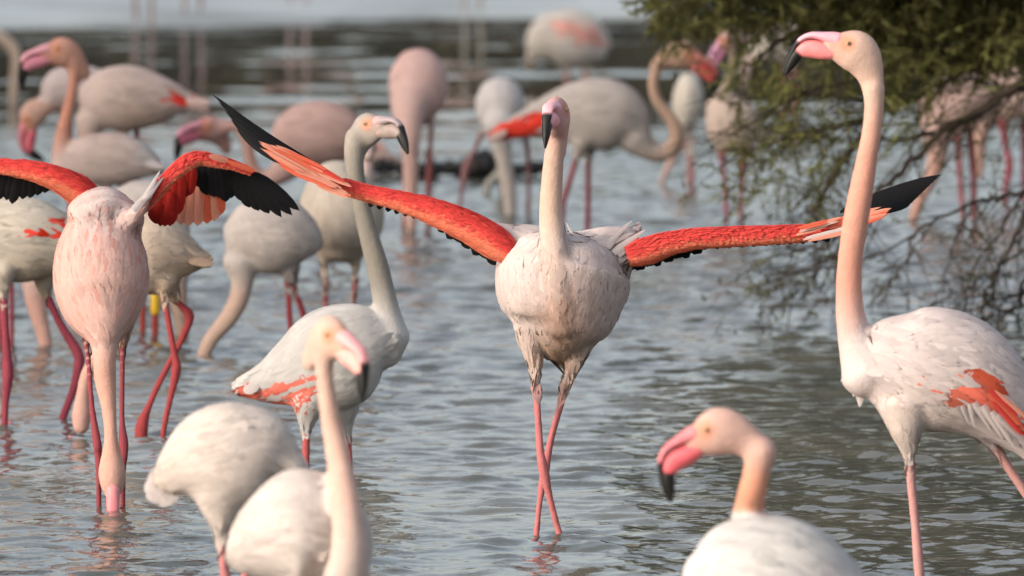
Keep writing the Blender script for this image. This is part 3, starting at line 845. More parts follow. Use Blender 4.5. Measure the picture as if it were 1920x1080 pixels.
# --- headless looking white bird beside it
def puff_extra(sp, root):
    Y = sp['Y']; A = lambda x, y, d=0.0: at(x, y, Y + d)
    tl = empty('tail', A(300, 905)); tl.parent = root; tl.location -= root.location
    for (x0, y0, x1, y1) in [(325, 890, 276, 905), (325, 900, 270, 920), (330, 905, 274, 934), (335, 910, 290, 942), (330, 895, 280, 890)]:
        feather(tl, A(x0, y0), A(x1, y1), .045, 'white', 'round', .05, (0, -1, .3), 'tail_feather')
flamingo(label='blurred round white flamingo with its head hidden behind the upright-necked near bird', wl=1300, base=(420, 1300), vox=.007, dens=.8, tail=False,
    body=[(535, 862, 46), (498, 852, 84), (440, 856, 104), (380, 866, 92), (335, 885, 55), (302, 908, 25)],
    neck=[(612, 1180, 18, .05), (606, 1100, 21, .05), (596, 1000, 22, .05), (576, 935, 26, .04), (540, 880, 40)],
    thighs=[[(418, 930, 60), (416, 985, 26), (413, 1010, 13)], [(450, 930, 55, .1), (456, 985, 24, .1), (460, 1010, 12, .1)]],
    legs=[[(413, 1000, 11), (419, 1050, 11), (425, 1110, 13), (424, 1200, 10), (424, 1350, 10)], [(460, 1000, 10, .1), (462, 1110, 13, .1), (462, 1350, 10, .1)]],
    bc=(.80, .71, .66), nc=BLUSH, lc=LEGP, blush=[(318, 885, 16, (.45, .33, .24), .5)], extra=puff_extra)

# --- grey-necked bird
flamingo(label='white flamingo with grey mottled neck, grey bill, coral flank, behind the upright-necked bird', wl=872, base=(573, 872), vox=.005, fluff=80, tlen=.06,
    body=[(742, 655, 36), (718, 648, 62), (680, 652, 86), (635, 668, 98), (585, 688, 88), (540, 705, 62), (500, 718, 40), (462, 724, 22), (438, 730, 10)],
    neck=[(669, 258, 23), (664, 285, 20), (665, 315, 18), (671, 350, 17), (681, 400, 18), (694, 450, 19.5), (708, 500, 21.5), (719, 550, 23), (726, 590, 27), (728, 630, 42)],
    thighs=[[(580, 755, 36, -.03), (576, 785, 20, -.03), (574, 802, 11, -.03)], [(640, 760, 40, .06), (646, 795, 18, .06), (650, 812, 10, .06)]],
    legs=[[(574, 796, 8.5, -.03), (574, 835, 8.5, -.03), (573, 880, 9, -.03), (573, 930, 8, -.03)], [(650, 800, 8, .06), (654, 850, 8, .06), (657, 930, 8, .06)]],
    head=dict(o=(687, 246), face=1, pitch=-3, yaw=44, size=.9), bc=(.74, .71, .69), nc=GREYN, hc=(.50, .45, .41), lc=(.52, .10, .10), bill=((.34, .27, .28), (.27, .21, .19)), lore=(.52, .38, .34), jit=3.5,
    patch=[(zz([(60, 800), (150, 715), (260, 725), (390, 690), (480, 690), (540, 650), (640, 640), (660, 700), (650, 820), (520, 850), (400, 880), (300, 800)], 420, 540, 3.858), (.66, .16, .12))], gap=.3,
    blush=[(690, 330, 16, (.30, .27, .24), .5), (680, 260, 14, (.38, .34, .30), .5)])

# --- feeding bird at left with its wings half lifted
def left_extra(sp, root):
    Y = sp['Y']; A = lambda x, y, d=0.0: at(x, y, Y + d)
    # viewer's left wing
    w, P, up, rr, T = band_wing(sp, root, [(166, 380, 36, .16), (150, 360, 34, .15), (128, 345, 30, .14), (95, 330, 25, .13), (50, 318, 20, .13), (0, 311, 14, .14), (-70, 308, 13, .16), (-150, 312, 12, .2)], chord=.14)
    for i, (x0, y0, x1, y1) in enumerate([(92, 332, 95, 358), (84, 328, 84, 362), (72, 325, 70, 367), (60, 324, 56, 372), (48, 322, 42, 374), (36, 320, 22, 383), (24, 318, 12, 376), (12, 316, -4, 376), (0, 314, -20, 382), (-14, 314, -40, 384), (-30, 314, -62, 386), (-50, 314, -86, 384)]):
        feather(w, A(x0, y0 - 10, .17), A(x1, y1, .2), 24 / 731, 'black', 'round', 0, (0, -1, .1), 'secondary_feather')
    for i in range(8):
        t = i / 7; feather(w, A(-40 - 60 * t, 312, .18), A(-110 - 130 * t, 375 - 40 * t, .22), 26 / 731, 'black', 'blade', 0, (0, -1, .1), 'primary_feather')
    # viewer's right wing
    w, P, up, rr, T = band_wing(sp, root, [(262, 398, 10, .12), (280, 375, 15, .12), (310, 340, 15, .12), (340, 312, 17, .13), (368, 298, 14, .14), (405, 301, 11, .15), (440, 309, 6, .16), (462, 316, 3, .17)], chord=.03)
    def fs(lst, nm, d=.2):
        for (x0, y0, x1, y1, wd, mt, sh) in lst:
            feather(w, A(x0, y0, d), A(x1, y1, d + .02), wd / 731, mt, sh, 0, (0, -1, .1), nm)
    fs([(300, 365, 285, 415, 26, 'shaded_red', 'round'), (312, 350, 300, 425, 28, 'shaded_red', 'round'), (325, 338, 318, 425, 30, 'shaded_red', 'round'), (338, 325, 330, 405, 30, 'shaded_red', 'round'), (350, 315, 345, 372, 26, 'shaded_red', 'round'), (362, 312, 352, 368, 24, 'shaded_red', 'round'),
        (295, 380, 292, 420, 26, 'shaded_red', 'round'), (320, 360, 308, 425, 26, 'shaded_red', 'round')], 'underwing_covert', .185)
    fs([(350, 340, 338, 422, 28, 'salmon', 'round'), (362, 340, 352, 425, 28, 'salmon', 'round'), (375, 345, 370, 424, 28, 'salmon', 'round'), (388, 345, 388, 420, 28, 'coral', 'round'), (398, 345, 402, 415, 28, 'salmon', 'round'), (405, 345, 413, 404, 26, 'coral', 'round')], 'inner_secondary', .23)
    fs([(372, 312, 376, 352, 28, 'black', 'round'), (382, 312, 388, 366, 28, 'black', 'round'), (394, 312, 402, 370, 28, 'black', 'round'), (405, 312, 414, 372, 28, 'black', 'round'), (415, 314, 424, 379, 28, 'black', 'round'), (425, 316, 434, 372, 28, 'black', 'round'), (436, 318, 442, 366, 28, 'black', 'round'), (380, 306, 384, 340, 30, 'black', 'round'), (400, 306, 405, 345, 30, 'black', 'round'), (365, 308, 372, 345, 22, 'black', 'round')], 'secondary_feather', .205)
    fs([(445, 318, 455, 378, 28, 'black', 'round'), (450, 318, 468, 390, 28, 'black', 'round'), (455, 318, 485, 396, 28, 'black', 'round'), (460, 320, 505, 401, 28, 'black', 'round'), (465, 320, 529, 409, 26, 'black', 'blade'), (470, 322, 549, 405, 26, 'black', 'blade'), (476, 324, 563, 396, 24, 'black', 'blade'), (482, 326, 558, 390, 18, 'black', 'blade'), (440, 316, 470, 372, 30, 'black', 'round'), (430, 314, 450, 360, 30, 'black', 'round')], 'primary_feather', .2)
    fs([(392, 292, 430, 303, 12, 'salmon', 'round'), (425, 302, 480, 322, 10, 'coral', 'round')], 'primary_covert', .12)
    # white shoulders over the wing roots
    sc = empty('scapulars', A(210, 370, .15)); sc.parent = root; sc.location -= root.location
    for (x0, y0, x1, y1, wd, mt) in [(270, 375, 301, 318, 12, 'white'), (274, 372, 308, 330, 10, 'white'), (250, 395, 292, 345, 16, 'white')]:
        feather(sc, A(x0, y0, .03), A(x1, y1, .1), wd / 731, mt, 'plume', .0, (0, -1, .3), 'plume_feather')
flamingo(label='pink breasted flamingo feeding face-on with bent red and black wings half lifted', wl=950, base=(200, 950), vox=.0055, fluff=100, prof=False, tail=False, fl=.055, fw=.016, lift=.0011, k=1.0, streak=(1.0, .80, .76),
    body=[(197, 640, 26, .0), (194, 610, 52, .03), (191, 575, 78, .07), (190, 535, 90, .1), (189, 495, 89, .13), (189, 455, 79, .16), (192, 420, 62, .18), (196, 398, 46, .2)],
    body_extra=[[(148, 414, 38, .13), (172, 404, 48, .14), (196, 399, 50, .15), (222, 408, 43, .15), (248, 422, 33, .13)], [(232, 420, 22, .11), (256, 402, 14, .1), (276, 370, 9, .1), (291, 340, 6, .1), (298, 326, 3, .1)]],
    neck=[(211, 934, 12, -.03), (211, 912, 23, -.03), (210, 882, 26.5, -.03), (209, 850, 19, -.03), (208, 822, 14, -.03), (206, 785, 14, -.02), (202, 748, 17, -.01), (197, 710, 21.5, 0), (196, 670, 23, .0), (196, 635, 30, .02), (194, 605, 46, .04)],
    thighs=[[(150, 590, 26, .2), (165, 620, 14, .2), (178, 645, 9, .2)], [(235, 590, 26, .2), (232, 625, 14, .2), (230, 650, 9, .2)]],
    legs=[[(156, 610, 6.5, .2), (166, 680, 6.5, .16), (172, 760, 7, .1), (182, 830, 10, .04), (184, 850, 9, .04), (185, 900, 6.5, .03), (185, 980, 6.5, .02)],
          [(230, 640, 6.5, .2), (229, 720, 6.5, .16), (229, 790, 7, .1), (232, 830, 11, .06), (233, 850, 9, .05), (231, 890, 6.5, .04), (230, 980, 6.5, .04)]],
    head=dict(o=(211, 890), d=-.03, face=1, yaw=86, pitch=-84, skull=False, size=.86), bc=(.80, .55, .495), nc=(.79, .48, .40), hc=(.77, .54, .47), lc=(.32, .055, .07), bill=((.58, .20, .22), (.60, .18, .19)),
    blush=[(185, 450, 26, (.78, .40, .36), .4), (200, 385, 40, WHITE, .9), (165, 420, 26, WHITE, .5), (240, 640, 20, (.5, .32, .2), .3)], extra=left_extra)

# --- birds just behind it
flamingo(label='flamingo behind the wing-lifting feeder, facing left, with one pink knee bent', wl=832, base=(310, 832), vox=.006, tailc='brown', dy=.25,
    body=[(205, 480, 55), (240, 474, 76), (285, 472, 82), (325, 477, 60), (355, 483, 36), (380, 487, 18), (396, 490, 8)],
    neck=[(152, 800, 17), (153, 775, 19), (155, 745, 14), (162, 705, 13), (185, 665, 14), (218, 620, 15), (233, 580, 19), (228, 530, 32)],
    thighs=[[(310, 525, 24, -.03), (307, 550, 10, -.03)], [(318, 525, 24, .04), (320, 552, 10, .04)]],
    legs=[[(306, 545, 7.5, -.03), (318, 615, 7.5, -.03), (327, 665, 8, -.03), (331, 692, 11, -.03), (321, 740, 7.5, -.03), (308, 800, 7, -.03), (302, 850, 7, -.03)],
          [(314, 548, 8, .04), (336, 570, 8, .05), (354, 589, 11, .06), (352, 610, 9.5, .06), (333, 652, 7.5, .05), (300, 715, 7.5, .04), (279, 762, 8, .04), (268, 790, 13, .04), (265, 812, 15, .04), (266, 845, 9, .04)]],
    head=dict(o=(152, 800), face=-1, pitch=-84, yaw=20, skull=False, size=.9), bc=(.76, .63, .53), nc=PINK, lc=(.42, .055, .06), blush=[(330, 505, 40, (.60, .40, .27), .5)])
flamingo(label='flamingo cut by the left edge with red wing patches and long crimson legs', wl=792, base=(60, 792), vox=.006, tail=False,
    body=[(-75, 450, 50), (-40, 448, 70), (10, 448, 80), (60, 450, 80), (105, 458, 62), (145, 472, 38), (175, 485, 18)],
    neck=[(-4, 770, 19), (-12, 730, 14), (-30, 680, 14), (-62, 610, 16), (-82, 550, 20), (-80, 490, 34)],
    thighs=[[(5, 510, 26, -.06), (6, 545, 12, -.06)], [(85, 515, 28, .06), (82, 540, 14, .06)]],
    legs=[[(6, 540, 9, -.06), (11, 640, 9, -.06), (15, 695, 13, -.06), (14, 715, 12, -.06), (10, 760, 8, -.06), (8, 840, 8, -.06)],
          [(77, 528, 9, .06), (112, 605, 9, .06), (146, 662, 12, .06), (147, 688, 11, .06), (136, 735, 9, .06), (117, 786, 9, .06), (108, 825, 8, .06)]],
    head=dict(o=(-6, 772), face=1, pitch=-80, yaw=30, skull=False, size=.9), bc=(.79, .71, .62), nc=BLUSH, hc=(.80, .72, .66), lc=(.36, .055, .085), jit=1.5,
    patch=[(zz([(330, 520), (360, 460), (430, 470), (490, 580), (500, 640), (430, 670), (385, 650), (390, 590)], 0, 280, 4.154), RED), (zz([(180, 585), (240, 625), (310, 660), (265, 685), (210, 650)], 0, 280, 4.154), RED)],
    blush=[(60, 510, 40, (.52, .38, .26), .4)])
flamingo(label='flamingo almost hidden at the left edge, only its pink neck dipping into the water', wl=650, base=(40, 650), vox=.008, tail=False, dens=.6,
    body=[(80, 480, 40), (50, 450, 58), (5, 440, 60), (-40, 450, 40), (-70, 460, 16)],
    neck=[(89, 672, 13), (86, 648, 14), (79, 615, 16), (70, 580, 19), (65, 545, 23), (68, 505, 34)],
    legs=[[(0, 490, 7), (0, 600, 7), (0, 700, 7)], [(20, 490, 7, .1), (22, 600, 7, .1), (20, 700, 7, .1)]], bc=BLUSH, nc=(.76, .47, .40))
flamingo(label='flamingo hidden behind the others with a yellow ring on one leg', wl=626, base=(290, 626), vox=.008, tail=False, dens=.6,
    body=[(325, 480, 36), (305, 440, 56), (275, 400, 62), (240, 384, 48), (212, 376, 24)],
    neck=[(345, 650, 13), (341, 615, 15), (336, 575, 17), (333, 535, 20), (328, 490, 32)],
    legs=[[(290, 480, 7), (291, 590, 8), (291, 603, 9.5), (291, 640, 7), (291, 680, 7)], [(270, 470, 7, .1), (268, 600, 7, .1), (268, 680, 7, .1)]],
    bc=(.72, .64, .60), nc=(.60, .44, .36), lc=(.48, .06, .05), ring=(291, 554, 584, 9))
flamingo(label='dusky flamingo dipping its long curved neck, facing left, beside the round-bodied bird', wl=662, base=(520, 662), vox=.0065, tail=False,
    body=[(440, 452, 42), (468, 444, 66), (505, 440, 74), (545, 444, 66), (578, 452, 42), (596, 458, 20)],
    neck=[(380, 672, 13.5), (388, 650, 14.5), (404, 625, 16), (428, 597, 18), (446, 565, 19.5), (454, 530, 22), (452, 490, 36)],
    thighs=[[(540, 495, 20), (540, 520, 10)], [(546, 495, 20, .08), (550, 520, 10, .08)]],
    legs=[[(539, 510, 6.5), (541, 560, 6.5), (544, 605, 7), (547, 690, 6.5)], [(545, 508, 6.5, .08), (556, 550, 6.5, .08), (572, 602, 8, .08), (588, 700, 6.5, .08)]],
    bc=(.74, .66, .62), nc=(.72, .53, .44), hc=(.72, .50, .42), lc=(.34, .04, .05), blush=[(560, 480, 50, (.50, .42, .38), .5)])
flamingo(label='round cream flamingo seen from behind on two straight legs, under the black wing tip', wl=642, base=(638, 642), vox=.0065, prof=False, tail=False, k=1.1,
    body=[(628, 316, 34), (630, 340, 58), (636, 378, 77), (641, 418, 80), (641, 450, 66), (639, 472, 42)],
    neck=[(690, 292, 14, .05), (686, 262, 14, .1), (682, 270, 15, .2), (686, 310, 15, .2), (682, 345, 20, .15), (665, 380, 34, .1)],
    thighs=[[(606, 455, 26), (607, 478, 14), (608, 493, 9)], [(664, 455, 28), (666, 482, 15), (667, 498, 9)]],
    legs=[[(608, 488, 7), (611, 580, 7), (613, 700, 7)], [(667, 490, 7), (663, 575, 7), (660, 700, 7)]],
    bc=(.79, .70, .62), bc2=(.74, .62, .52), nc=BLUSH, lc=(.36, .055, .08))

# --- soft birds further back
flamingo(label='blurred pink flamingo with low S-bent neck, head left above the black wing', wl=480, base=(600, 480), vox=.008, dens=.5, tail=False,
    body=[(530, 275, 36), (558, 256, 55), (598, 248, 61), (640, 255, 54), (675, 270, 34), (700, 285, 14)],
    neck=[(410, 244, 15), (430, 236, 12), (450, 242, 12), (463, 268, 12.5), (469, 300, 13), (483, 330, 15), (510, 334, 18), (538, 312, 30)],
    legs=[[(600, 300, 7), (602, 400, 7), (600, 520, 7)], [(625, 300, 7, .1), (628, 400, 7, .1), (625, 520, 7, .1)]],
    head=dict(o=(396, 243), face=-1, pitch=-20, yaw=35, size=.95), bc=(.72, .50, .455), nc=(.72, .45, .38), hc=(.74, .46, .42), bill=((.60, .24, .30), (.56, .16, .22)), lore=(.68, .22, .20))
flamingo(label='blurred flamingo at the upper left with tall coral neck and black-tipped bill, facing left', wl=545, base=(215, 545), vox=.008, dens=.5,
    body=[(128, 312, 32), (158, 302, 46), (205, 298, 51), (248, 300, 44), (285, 312, 24), (305, 320, 9)],
    neck=[(139, 112, 13), (137, 135, 10.5), (137, 160, 10.5), (131, 190, 11.5), (121, 235, 14.5), (114, 278, 17.5), (120, 315, 28)],
    legs=[[(200, 345, 7), (202, 440, 7), (200, 580, 7)], [(225, 345, 7, .1), (228, 440, 7, .1), (225, 580, 7, .1)]],
    head=dict(o=(120, 99), face=-1, pitch=-22, yaw=18), bc=(.73, .58, .53), nc=(.72, .36, .27), hc=(.74, .42, .33), bill=((.70, .32, .36), (.64, .24, .30)), lore=(.70, .34, .28),
    blush=[(270, 275, 24, (.80, .78, .76), .8)])
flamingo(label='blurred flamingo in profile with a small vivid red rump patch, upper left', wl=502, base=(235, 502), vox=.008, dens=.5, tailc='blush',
    body=[(165, 190, 36), (192, 186, 56), (235, 184, 63), (282, 186, 54), (322, 188, 36), (358, 191, 17), (388, 196, 7)],
    neck=[(165, 360, 14), (164, 310, 15), (165, 270, 17), (170, 225, 30)],
    legs=[[(232, 240, 8), (236, 330, 7), (238, 540, 7)], [(256, 238, 8, .1), (258, 330, 7, .1), (256, 540, 7, .1)]],
    bc=(.74, .59, .535), nc=(.72, .46, .37), patch=[(zz([(1280, 480), (1340, 510), (1400, 545), (1480, 530), (1460, 610), (1380, 655), (1340, 620), (1310, 560)], 0, 40, 4.155), (.70, .05, .04))], jit=2, blush=[(250, 235, 30, (.50, .36, .28), .6)])
flamingo(label='blurred flamingo with head hanging straight down at the upper left, behind the coral neck', wl=470, base=(140, 470), vox=.008, dens=.5, tail=False,
    body=[(92, 182, 24), (112, 166, 38), (148, 162, 41), (195, 166, 34), (235, 172, 18)],
    neck=[(88, 196, 17), (96, 184, 18), (110, 176, 20), (125, 172, 30)],
    legs=[[(130, 190, 7), (132, 300, 7), (130, 520, 7)], [(150, 190, 7, .1), (152, 300, 7, .1), (150, 520, 7, .1)]],
    head=dict(o=(64, 212), face=-1, pitch=-86, size=.92), bc=(.74, .62, .60), nc=(.70, .46, .38), hc=(.70, .46, .38), bill=((.62, .18, .22), (.56, .12, .16)), lore=(.68, .28, .2))
flamingo(label='very blurred flamingo cut by the top left corner, only its bent neck in view', wl=200, base=(-40, 200), vox=.009, dens=.4, tail=False,
    body=[(-70, 40, 22), (-95, 20, 42), (-130, 15, 44), (-170, 25, 30)],
    neck=[(24, 205, 8), (26, 170, 10), (29, 135, 11), (31, 108, 12), (20, 85, 13), (-5, 68, 14), (-40, 50, 18), (-75, 35, 26)],
    legs=[[(-110, 50, 6), (-110, 240, 6)], [(-130, 50, 6, .1), (-130, 240, 6, .1)]], bc=BLUSH, nc=(.74, .58, .47), hc=(.72, .56, .46))
flamingo(label='blurred rosy flamingo facing front, neck hanging straight down into the water', wl=432, base=(785, 432), vox=.008, dens=.5, prof=False, tail=False, k=1.0,
    body=[(788, 218, 22, .1), (788, 198, 44, .12), (785, 166, 56, .15), (783, 134, 53, .18), (781, 112, 38, .2)],
    neck=[(772, 440, 9, -.02), (771, 415, 13, -.02), (770, 385, 15), (770, 340, 15.5), (770, 295, 17), (768, 255, 21), (766, 215, 32, .05), (772, 185, 44, .1)],
    legs=[[(808, 205, 14, .12), (809, 235, 7, .12), (806, 300, 6.5, .1), (804, 335, 8, .1), (803, 450, 6.5, .08)], [(762, 215, 12, .14), (759, 300, 6, .14), (757, 450, 6, .12)]],
    bc=(.76, .545, .50), bc2=(.76, .52, .48), nc=(.76, .52, .46), lc=(.42, .13, .13))
flamingo(label='blurred pale flamingo facing front with dangling neck, left of the red-tailed walker', wl=402, base=(940, 402), vox=.008, dens=.5, prof=False, tail=False, k=1.0,
    body=[(936, 245, 24, .05), (936, 222, 42, .06), (938, 192, 47, .08), (940, 166, 38, .1)],
    neck=[(958, 408, 12), (956, 380, 14), (953, 345, 15), (946, 305, 16), (939, 268, 20), (936, 235, 32)],
    legs=[[(905, 245, 8, .1), (888, 285, 6, .08), (875, 313, 10, .06), (864, 370, 5.5, .05), (860, 440, 5.5, .05)], [(985, 245, 8, .1), (991, 320, 6.5, .1), (990, 440, 6.5, .1)]],
    bc=(.73, .68, .66), nc=(.64, .57, .52), hc=(.66, .60, .56), lc=(.34, .16, .16))
flamingo(label='blurred grey flamingo dipping a hooked grey neck behind the dangling-necked pale bird', wl=392, base=(930, 392), dy=.8, vox=.009, dens=.4, prof=False, tail=False, k=1.0,
    body=[(940, 235, 26), (942, 210, 36), (944, 185, 36), (946, 165, 26)],
    neck=[(912, 402, 8), (911, 375, 9), (914, 348, 9.5), (926, 333, 9.5), (940, 320, 10), (942, 270, 12), (940, 235, 20)],
    legs=[[(955, 240, 6), (955, 420, 6)], [(935, 240, 6), (945, 420, 6)]], bc=(.62, .59, .56), nc=(.45, .43, .39), lc=(.28, .16, .15))
flamingo(label='blurred pale flamingo walking right, looped brown neck, red wing pointing back', wl=447, base=(1090, 447), vox=.0075, dens=.6, tailc='blush',
    body=[(1203, 243, 26), (1188, 232, 46), (1155, 219, 66), (1113, 213, 68), (1070, 214, 58), (1028, 221, 42), (985, 233, 27), (945, 247, 16), (915, 260, 8)],
    neck=[(1262, 94, 13), (1243, 105, 12), (1229, 132, 11.5), (1225, 162, 11.5), (1233, 190, 12), (1252, 215, 13), (1268, 243, 14.5), (1264, 272, 15.5), (1242, 288, 16.5), (1215, 280, 22), (1192, 258, 34)],
    thighs=[[(1090, 265, 22, -.03), (1083, 293, 9, -.03)], [(1105, 265, 22, .05), (1103, 293, 9, .05)]],
    legs=[[(1084, 285, 7, -.03), (1069, 338, 7, -.03), (1054, 392, 7.5, -.03), (1050, 480, 7, -.03)], [(1103, 285, 7, .05), (1103, 370, 7, .05), (1100, 460, 7, .05)]],
    head=dict(o=(1276, 103), face=1, pitch=-40, yaw=10), bc=(.75, .67, .63), nc=(.66, .47, .37), hc=(.58, .40, .32), lc=(.38, .06, .085), bill=((.36, .10, .09), (.44, .07, .07)), lore=(.36, .13, .10), jit=1.5,
    patch=[([(905, 268), (920, 240), (960, 214), (1010, 202), (1040, 208), (1045, 252), (1000, 250), (960, 256), (925, 276)], (.70, .05, .03))])
flamingo(label='far blurred flamingo preening, fluffed body with a pink back, top centre', wl=152, base=(1080, 152), vox=.009, dens=.5, tail=False,
    body=[(1002, 92, 26), (1025, 76, 46), (1062, 72, 56), (1100, 80, 50), (1128, 92, 30)],
    neck=[(996, 128, 9), (994, 110, 10), (1002, 92, 14), (1018, 84, 20)],
    legs=[[(1064, 110, 7), (1063, 190, 6)], [(1100, 110, 8), (1097, 190, 6)]], bc=(.74, .67, .61), nc=(.34, .25, .18), lc=(.60, .22, .18), jit=5,
    patch=[([(1030, 50), (1070, 36), (1105, 50), (1118, 72), (1085, 78), (1050, 66)], (.74, .34, .28))])
flamingo(label='blurred flamingo standing half behind the bush twigs on two thin pink legs', wl=412, base=(1375, 412), vox=.008, dens=.5, tail=False,
    body=[(1342, 190, 24), (1356, 208, 42), (1372, 232, 52), (1388, 258, 44), (1400, 280, 22)],
    neck=[(1372, 80, 10), (1374, 105, 9), (1372, 130, 9.5), (1364, 160, 11), (1354, 190, 18)],
    legs=[[(1352, 280, 12), (1356, 315, 6.5), (1361, 370, 7), (1364, 450, 6)], [(1396, 280, 12, .1), (1392, 340, 6.5, .1), (1387, 450, 6, .1)]],
    head=dict(o=(1368, 72), face=-1, pitch=-62, yaw=20, size=.8), bc=(.74, .60, .52), nc=(.42, .36, .24), hc=(.60, .44, .40), lc=(.46, .14, .16), bill=((.56, .28, .40), (.5, .2, .3)))
flamingo(label='blurred slim white flamingo seen end-on between the looped neck and the bush', wl=342, base=(1288, 342), vox=.009, dens=.4, prof=False, tail=False, k=1.2,
    body=[(1291, 143, 16), (1291, 165, 27), (1289, 198, 30), (1285, 230, 22)],
    neck=[(1240, 345, 7), (1247, 325, 8), (1262, 295, 10), (1277, 255, 13), (1285, 220, 18)],
    legs=[[(1288, 240, 5), (1290, 380, 5)], [(1300, 235, 5), (1302, 380, 5)]], bc=(.75, .68, .60), nc=(.72, .50, .44), lc=(.5, .25, .25))
flamingo(label='blurred white flamingo almost covered by the bush foliage, beside the tall bird bill', wl=200, base=(1475, 200), vox=.009, dens=.4, tail=False,
    body=[(1420, 95, 20), (1445, 82, 34), (1485, 76, 38), (1525, 80, 28), (1555, 90, 12)],
    legs=[[(1470, 110, 6), (1470, 240, 6)], [(1490, 110, 6), (1490, 240, 6)]], neck=[(1395, 160, 8), (1398, 130, 9), (1408, 105, 12), (1425, 95, 18)], bc=(.80, .72, .64), nc=BLUSH)
flamingo(label='blurred pink flamingo bending its neck to the water behind the bush branches, far right', wl=416, base=(1790, 416), vox=.008, dens=.5, tail=False,
    body=[(1742, 225, 30), (1762, 205, 48), (1800, 190, 55), (1840, 185, 44), (1875, 190, 20)],
    neck=[(1712, 412, 11), (1724, 375, 13), (1744, 335, 15), (1757, 295, 19), (1756, 245, 32)],
    legs=[[(1796, 240, 9), (1800, 330, 7), (1808, 430, 6)], [(1818, 240, 9, .1), (1826, 340, 8, .1), (1824, 430, 6, .1)]], bc=(.74, .55, .49), nc=(.76, .48, .40), lc=(.50, .12, .12))
flamingo(label='blurred flamingo behind the branches at the right edge with folded red knees', wl=400, base=(1880, 400), dy=.6, vox=.008, dens=.5, tail=False,
    body=[(1840, 190, 26), (1862, 178, 46), (1900, 172, 54), (1945, 180, 44), (1980, 190, 20)],
    neck=[(1836, 330, 9), (1838, 290, 11), (1840, 250, 14), (1848, 205, 26)],
    legs=[[(1878, 225, 11), (1886, 270, 7), (1893, 312, 9), (1885, 360, 6.5), (1883, 430, 6)], [(1922, 225, 10, .1), (1920, 320, 7, .1), (1921, 430, 6, .1)]], bc=(.72, .54, .48), nc=(.60, .40, .33), lc=(.46, .07, .09))
# --- birds on the far bank: their legs and reflections show at the top of the picture
def far_bird(px, wl, face, label, leg=(.56, .38, .34)):
    s = px_m(depth_of_row(wl)) / 786.0
    X = lambda q: px + face * q * s
    Yq = lambda q: wl - q * s
    flamingo(label=label, wl=wl, base=(px, wl), vox=.01, dens=.3, tail=False,
        body=[(X(110), Yq(560), 40 * s), (X(75), Yq(545), 85 * s), (X(10), Yq(530), 108 * s), (X(-70), Yq(520), 95 * s), (X(-140), Yq(490), 50 * s), (X(-190), Yq(465), 15 * s)],
        neck=[(X(165), Yq(960), 20 * s), (X(180), Yq(860), 18 * s), (X(185), Yq(760), 20 * s), (X(175), Yq(660), 26 * s), (X(120), Yq(575), 48 * s)],
        legs=[[(X(0), Yq(440), 22 * s), (X(2), Yq(400), 10 * s), (X(-4), Yq(200), 13 * s), (X(0), Yq(-10), 10 * s)], [(X(-60), Yq(440), 22 * s, .08), (X(-58), Yq(400), 10 * s, .08), (X(-66), Yq(200), 13 * s, .08), (X(-58), Yq(-10), 10 * s, .08)]],
        head=dict(o=(X(190), Yq(1000)), face=face, pitch=-10), bc=(.76, .56, .50), nc=(.74, .48, .40), lc=leg)
far_bird(285, 46, 1, 'far flamingo standing on the pale bank, legs at the top edge left of centre')
far_bird(345, 40, -1, 'farther flamingo on the pale bank, right leg pair at the top edge left of centre')
far_bird(575, 22, 1, 'far flamingo on the bank, feet showing at the top edge above the round pink bird')
far_bird(870, 30, -1, 'far pale-legged flamingo on the bank, top edge above the rosy bird', (.62, .52, .40))

for sp in SPECS: prepare(sp)
dg = bpy.context.evaluated_depsgraph_get()
dg.update()
for sp in SPECS: finish(sp, dg)
# ------------------------------------------------------------------ tamarisk bush hanging over the water at the right
def tube_parts(lines, seg=7):
    """lines: list of (points, radii) in metres, joined into one mesh."""
    Vs, Fs, k = [], [], 0
    for P, R in lines:
        P = np.asarray(P, float); R = np.asarray(R, float)
        n = len(P); T = np.gradient(P, axis=0); T /= np.linalg.norm(T, axis=1)[:, None] + 1e-9
        ref = np.array((0.31, 0.9, 0.2)); b = np.cross(T, ref); b /= np.linalg.norm(b, axis=1)[:, None] + 1e-9; c = np.cross(T, b)
        an = np.arange(seg) / seg * 2 * math.pi
        V = (P[:, None] + R[:, None, None] * (np.cos(an)[None, :, None] * b[:, None] + np.sin(an)[None, :, None] * c[:, None])).reshape(-1, 3)
        i, j = np.meshgrid(np.arange(n - 1), np.arange(seg), indexing='ij'); j2 = (j + 1) % seg
        f = np.stack([i * seg + j, i * seg + j2, (i + 1) * seg + j2, (i + 1) * seg + j], -1).reshape(-1, 4) + k
        Vs.append(V); Fs.append(f); k += len(V)
    return np.vstack(Vs), np.vstack(Fs)
M_BARK = flat_mat('dark_bark', (0.050, 0.036, 0.026), 0.8, 0.4, 0.2, (20, 20, 20))
def leaf_mat():
    m, nt, b = new_mat('tamarisk_leaf')
    N, L = nt.nodes, nt.links
    at_ = N.new('ShaderNodeAttribute'); at_.attribute_name = 'tint'
    L.new(at_.outputs['Color'], b.inputs['Base Color'])
    b.inputs['Roughness'].default_value = 0.7; b.inputs['Specular IOR Level'].default_value = 0.2
    out = N['Material Output']; tr = N.new('ShaderNodeBsdfTranslucent'); L.new(at_.outputs['Color'], tr.inputs[0])
    ms = N.new('ShaderNodeMixShader'); ms.inputs[0].default_value = 0.25
    L.new(b.outputs[0], ms.inputs[1]); L.new(tr.outputs[0], ms.inputs[2]); L.new(ms.outputs[0], out.inputs[0])
    return m
M_LEAF = leaf_mat()
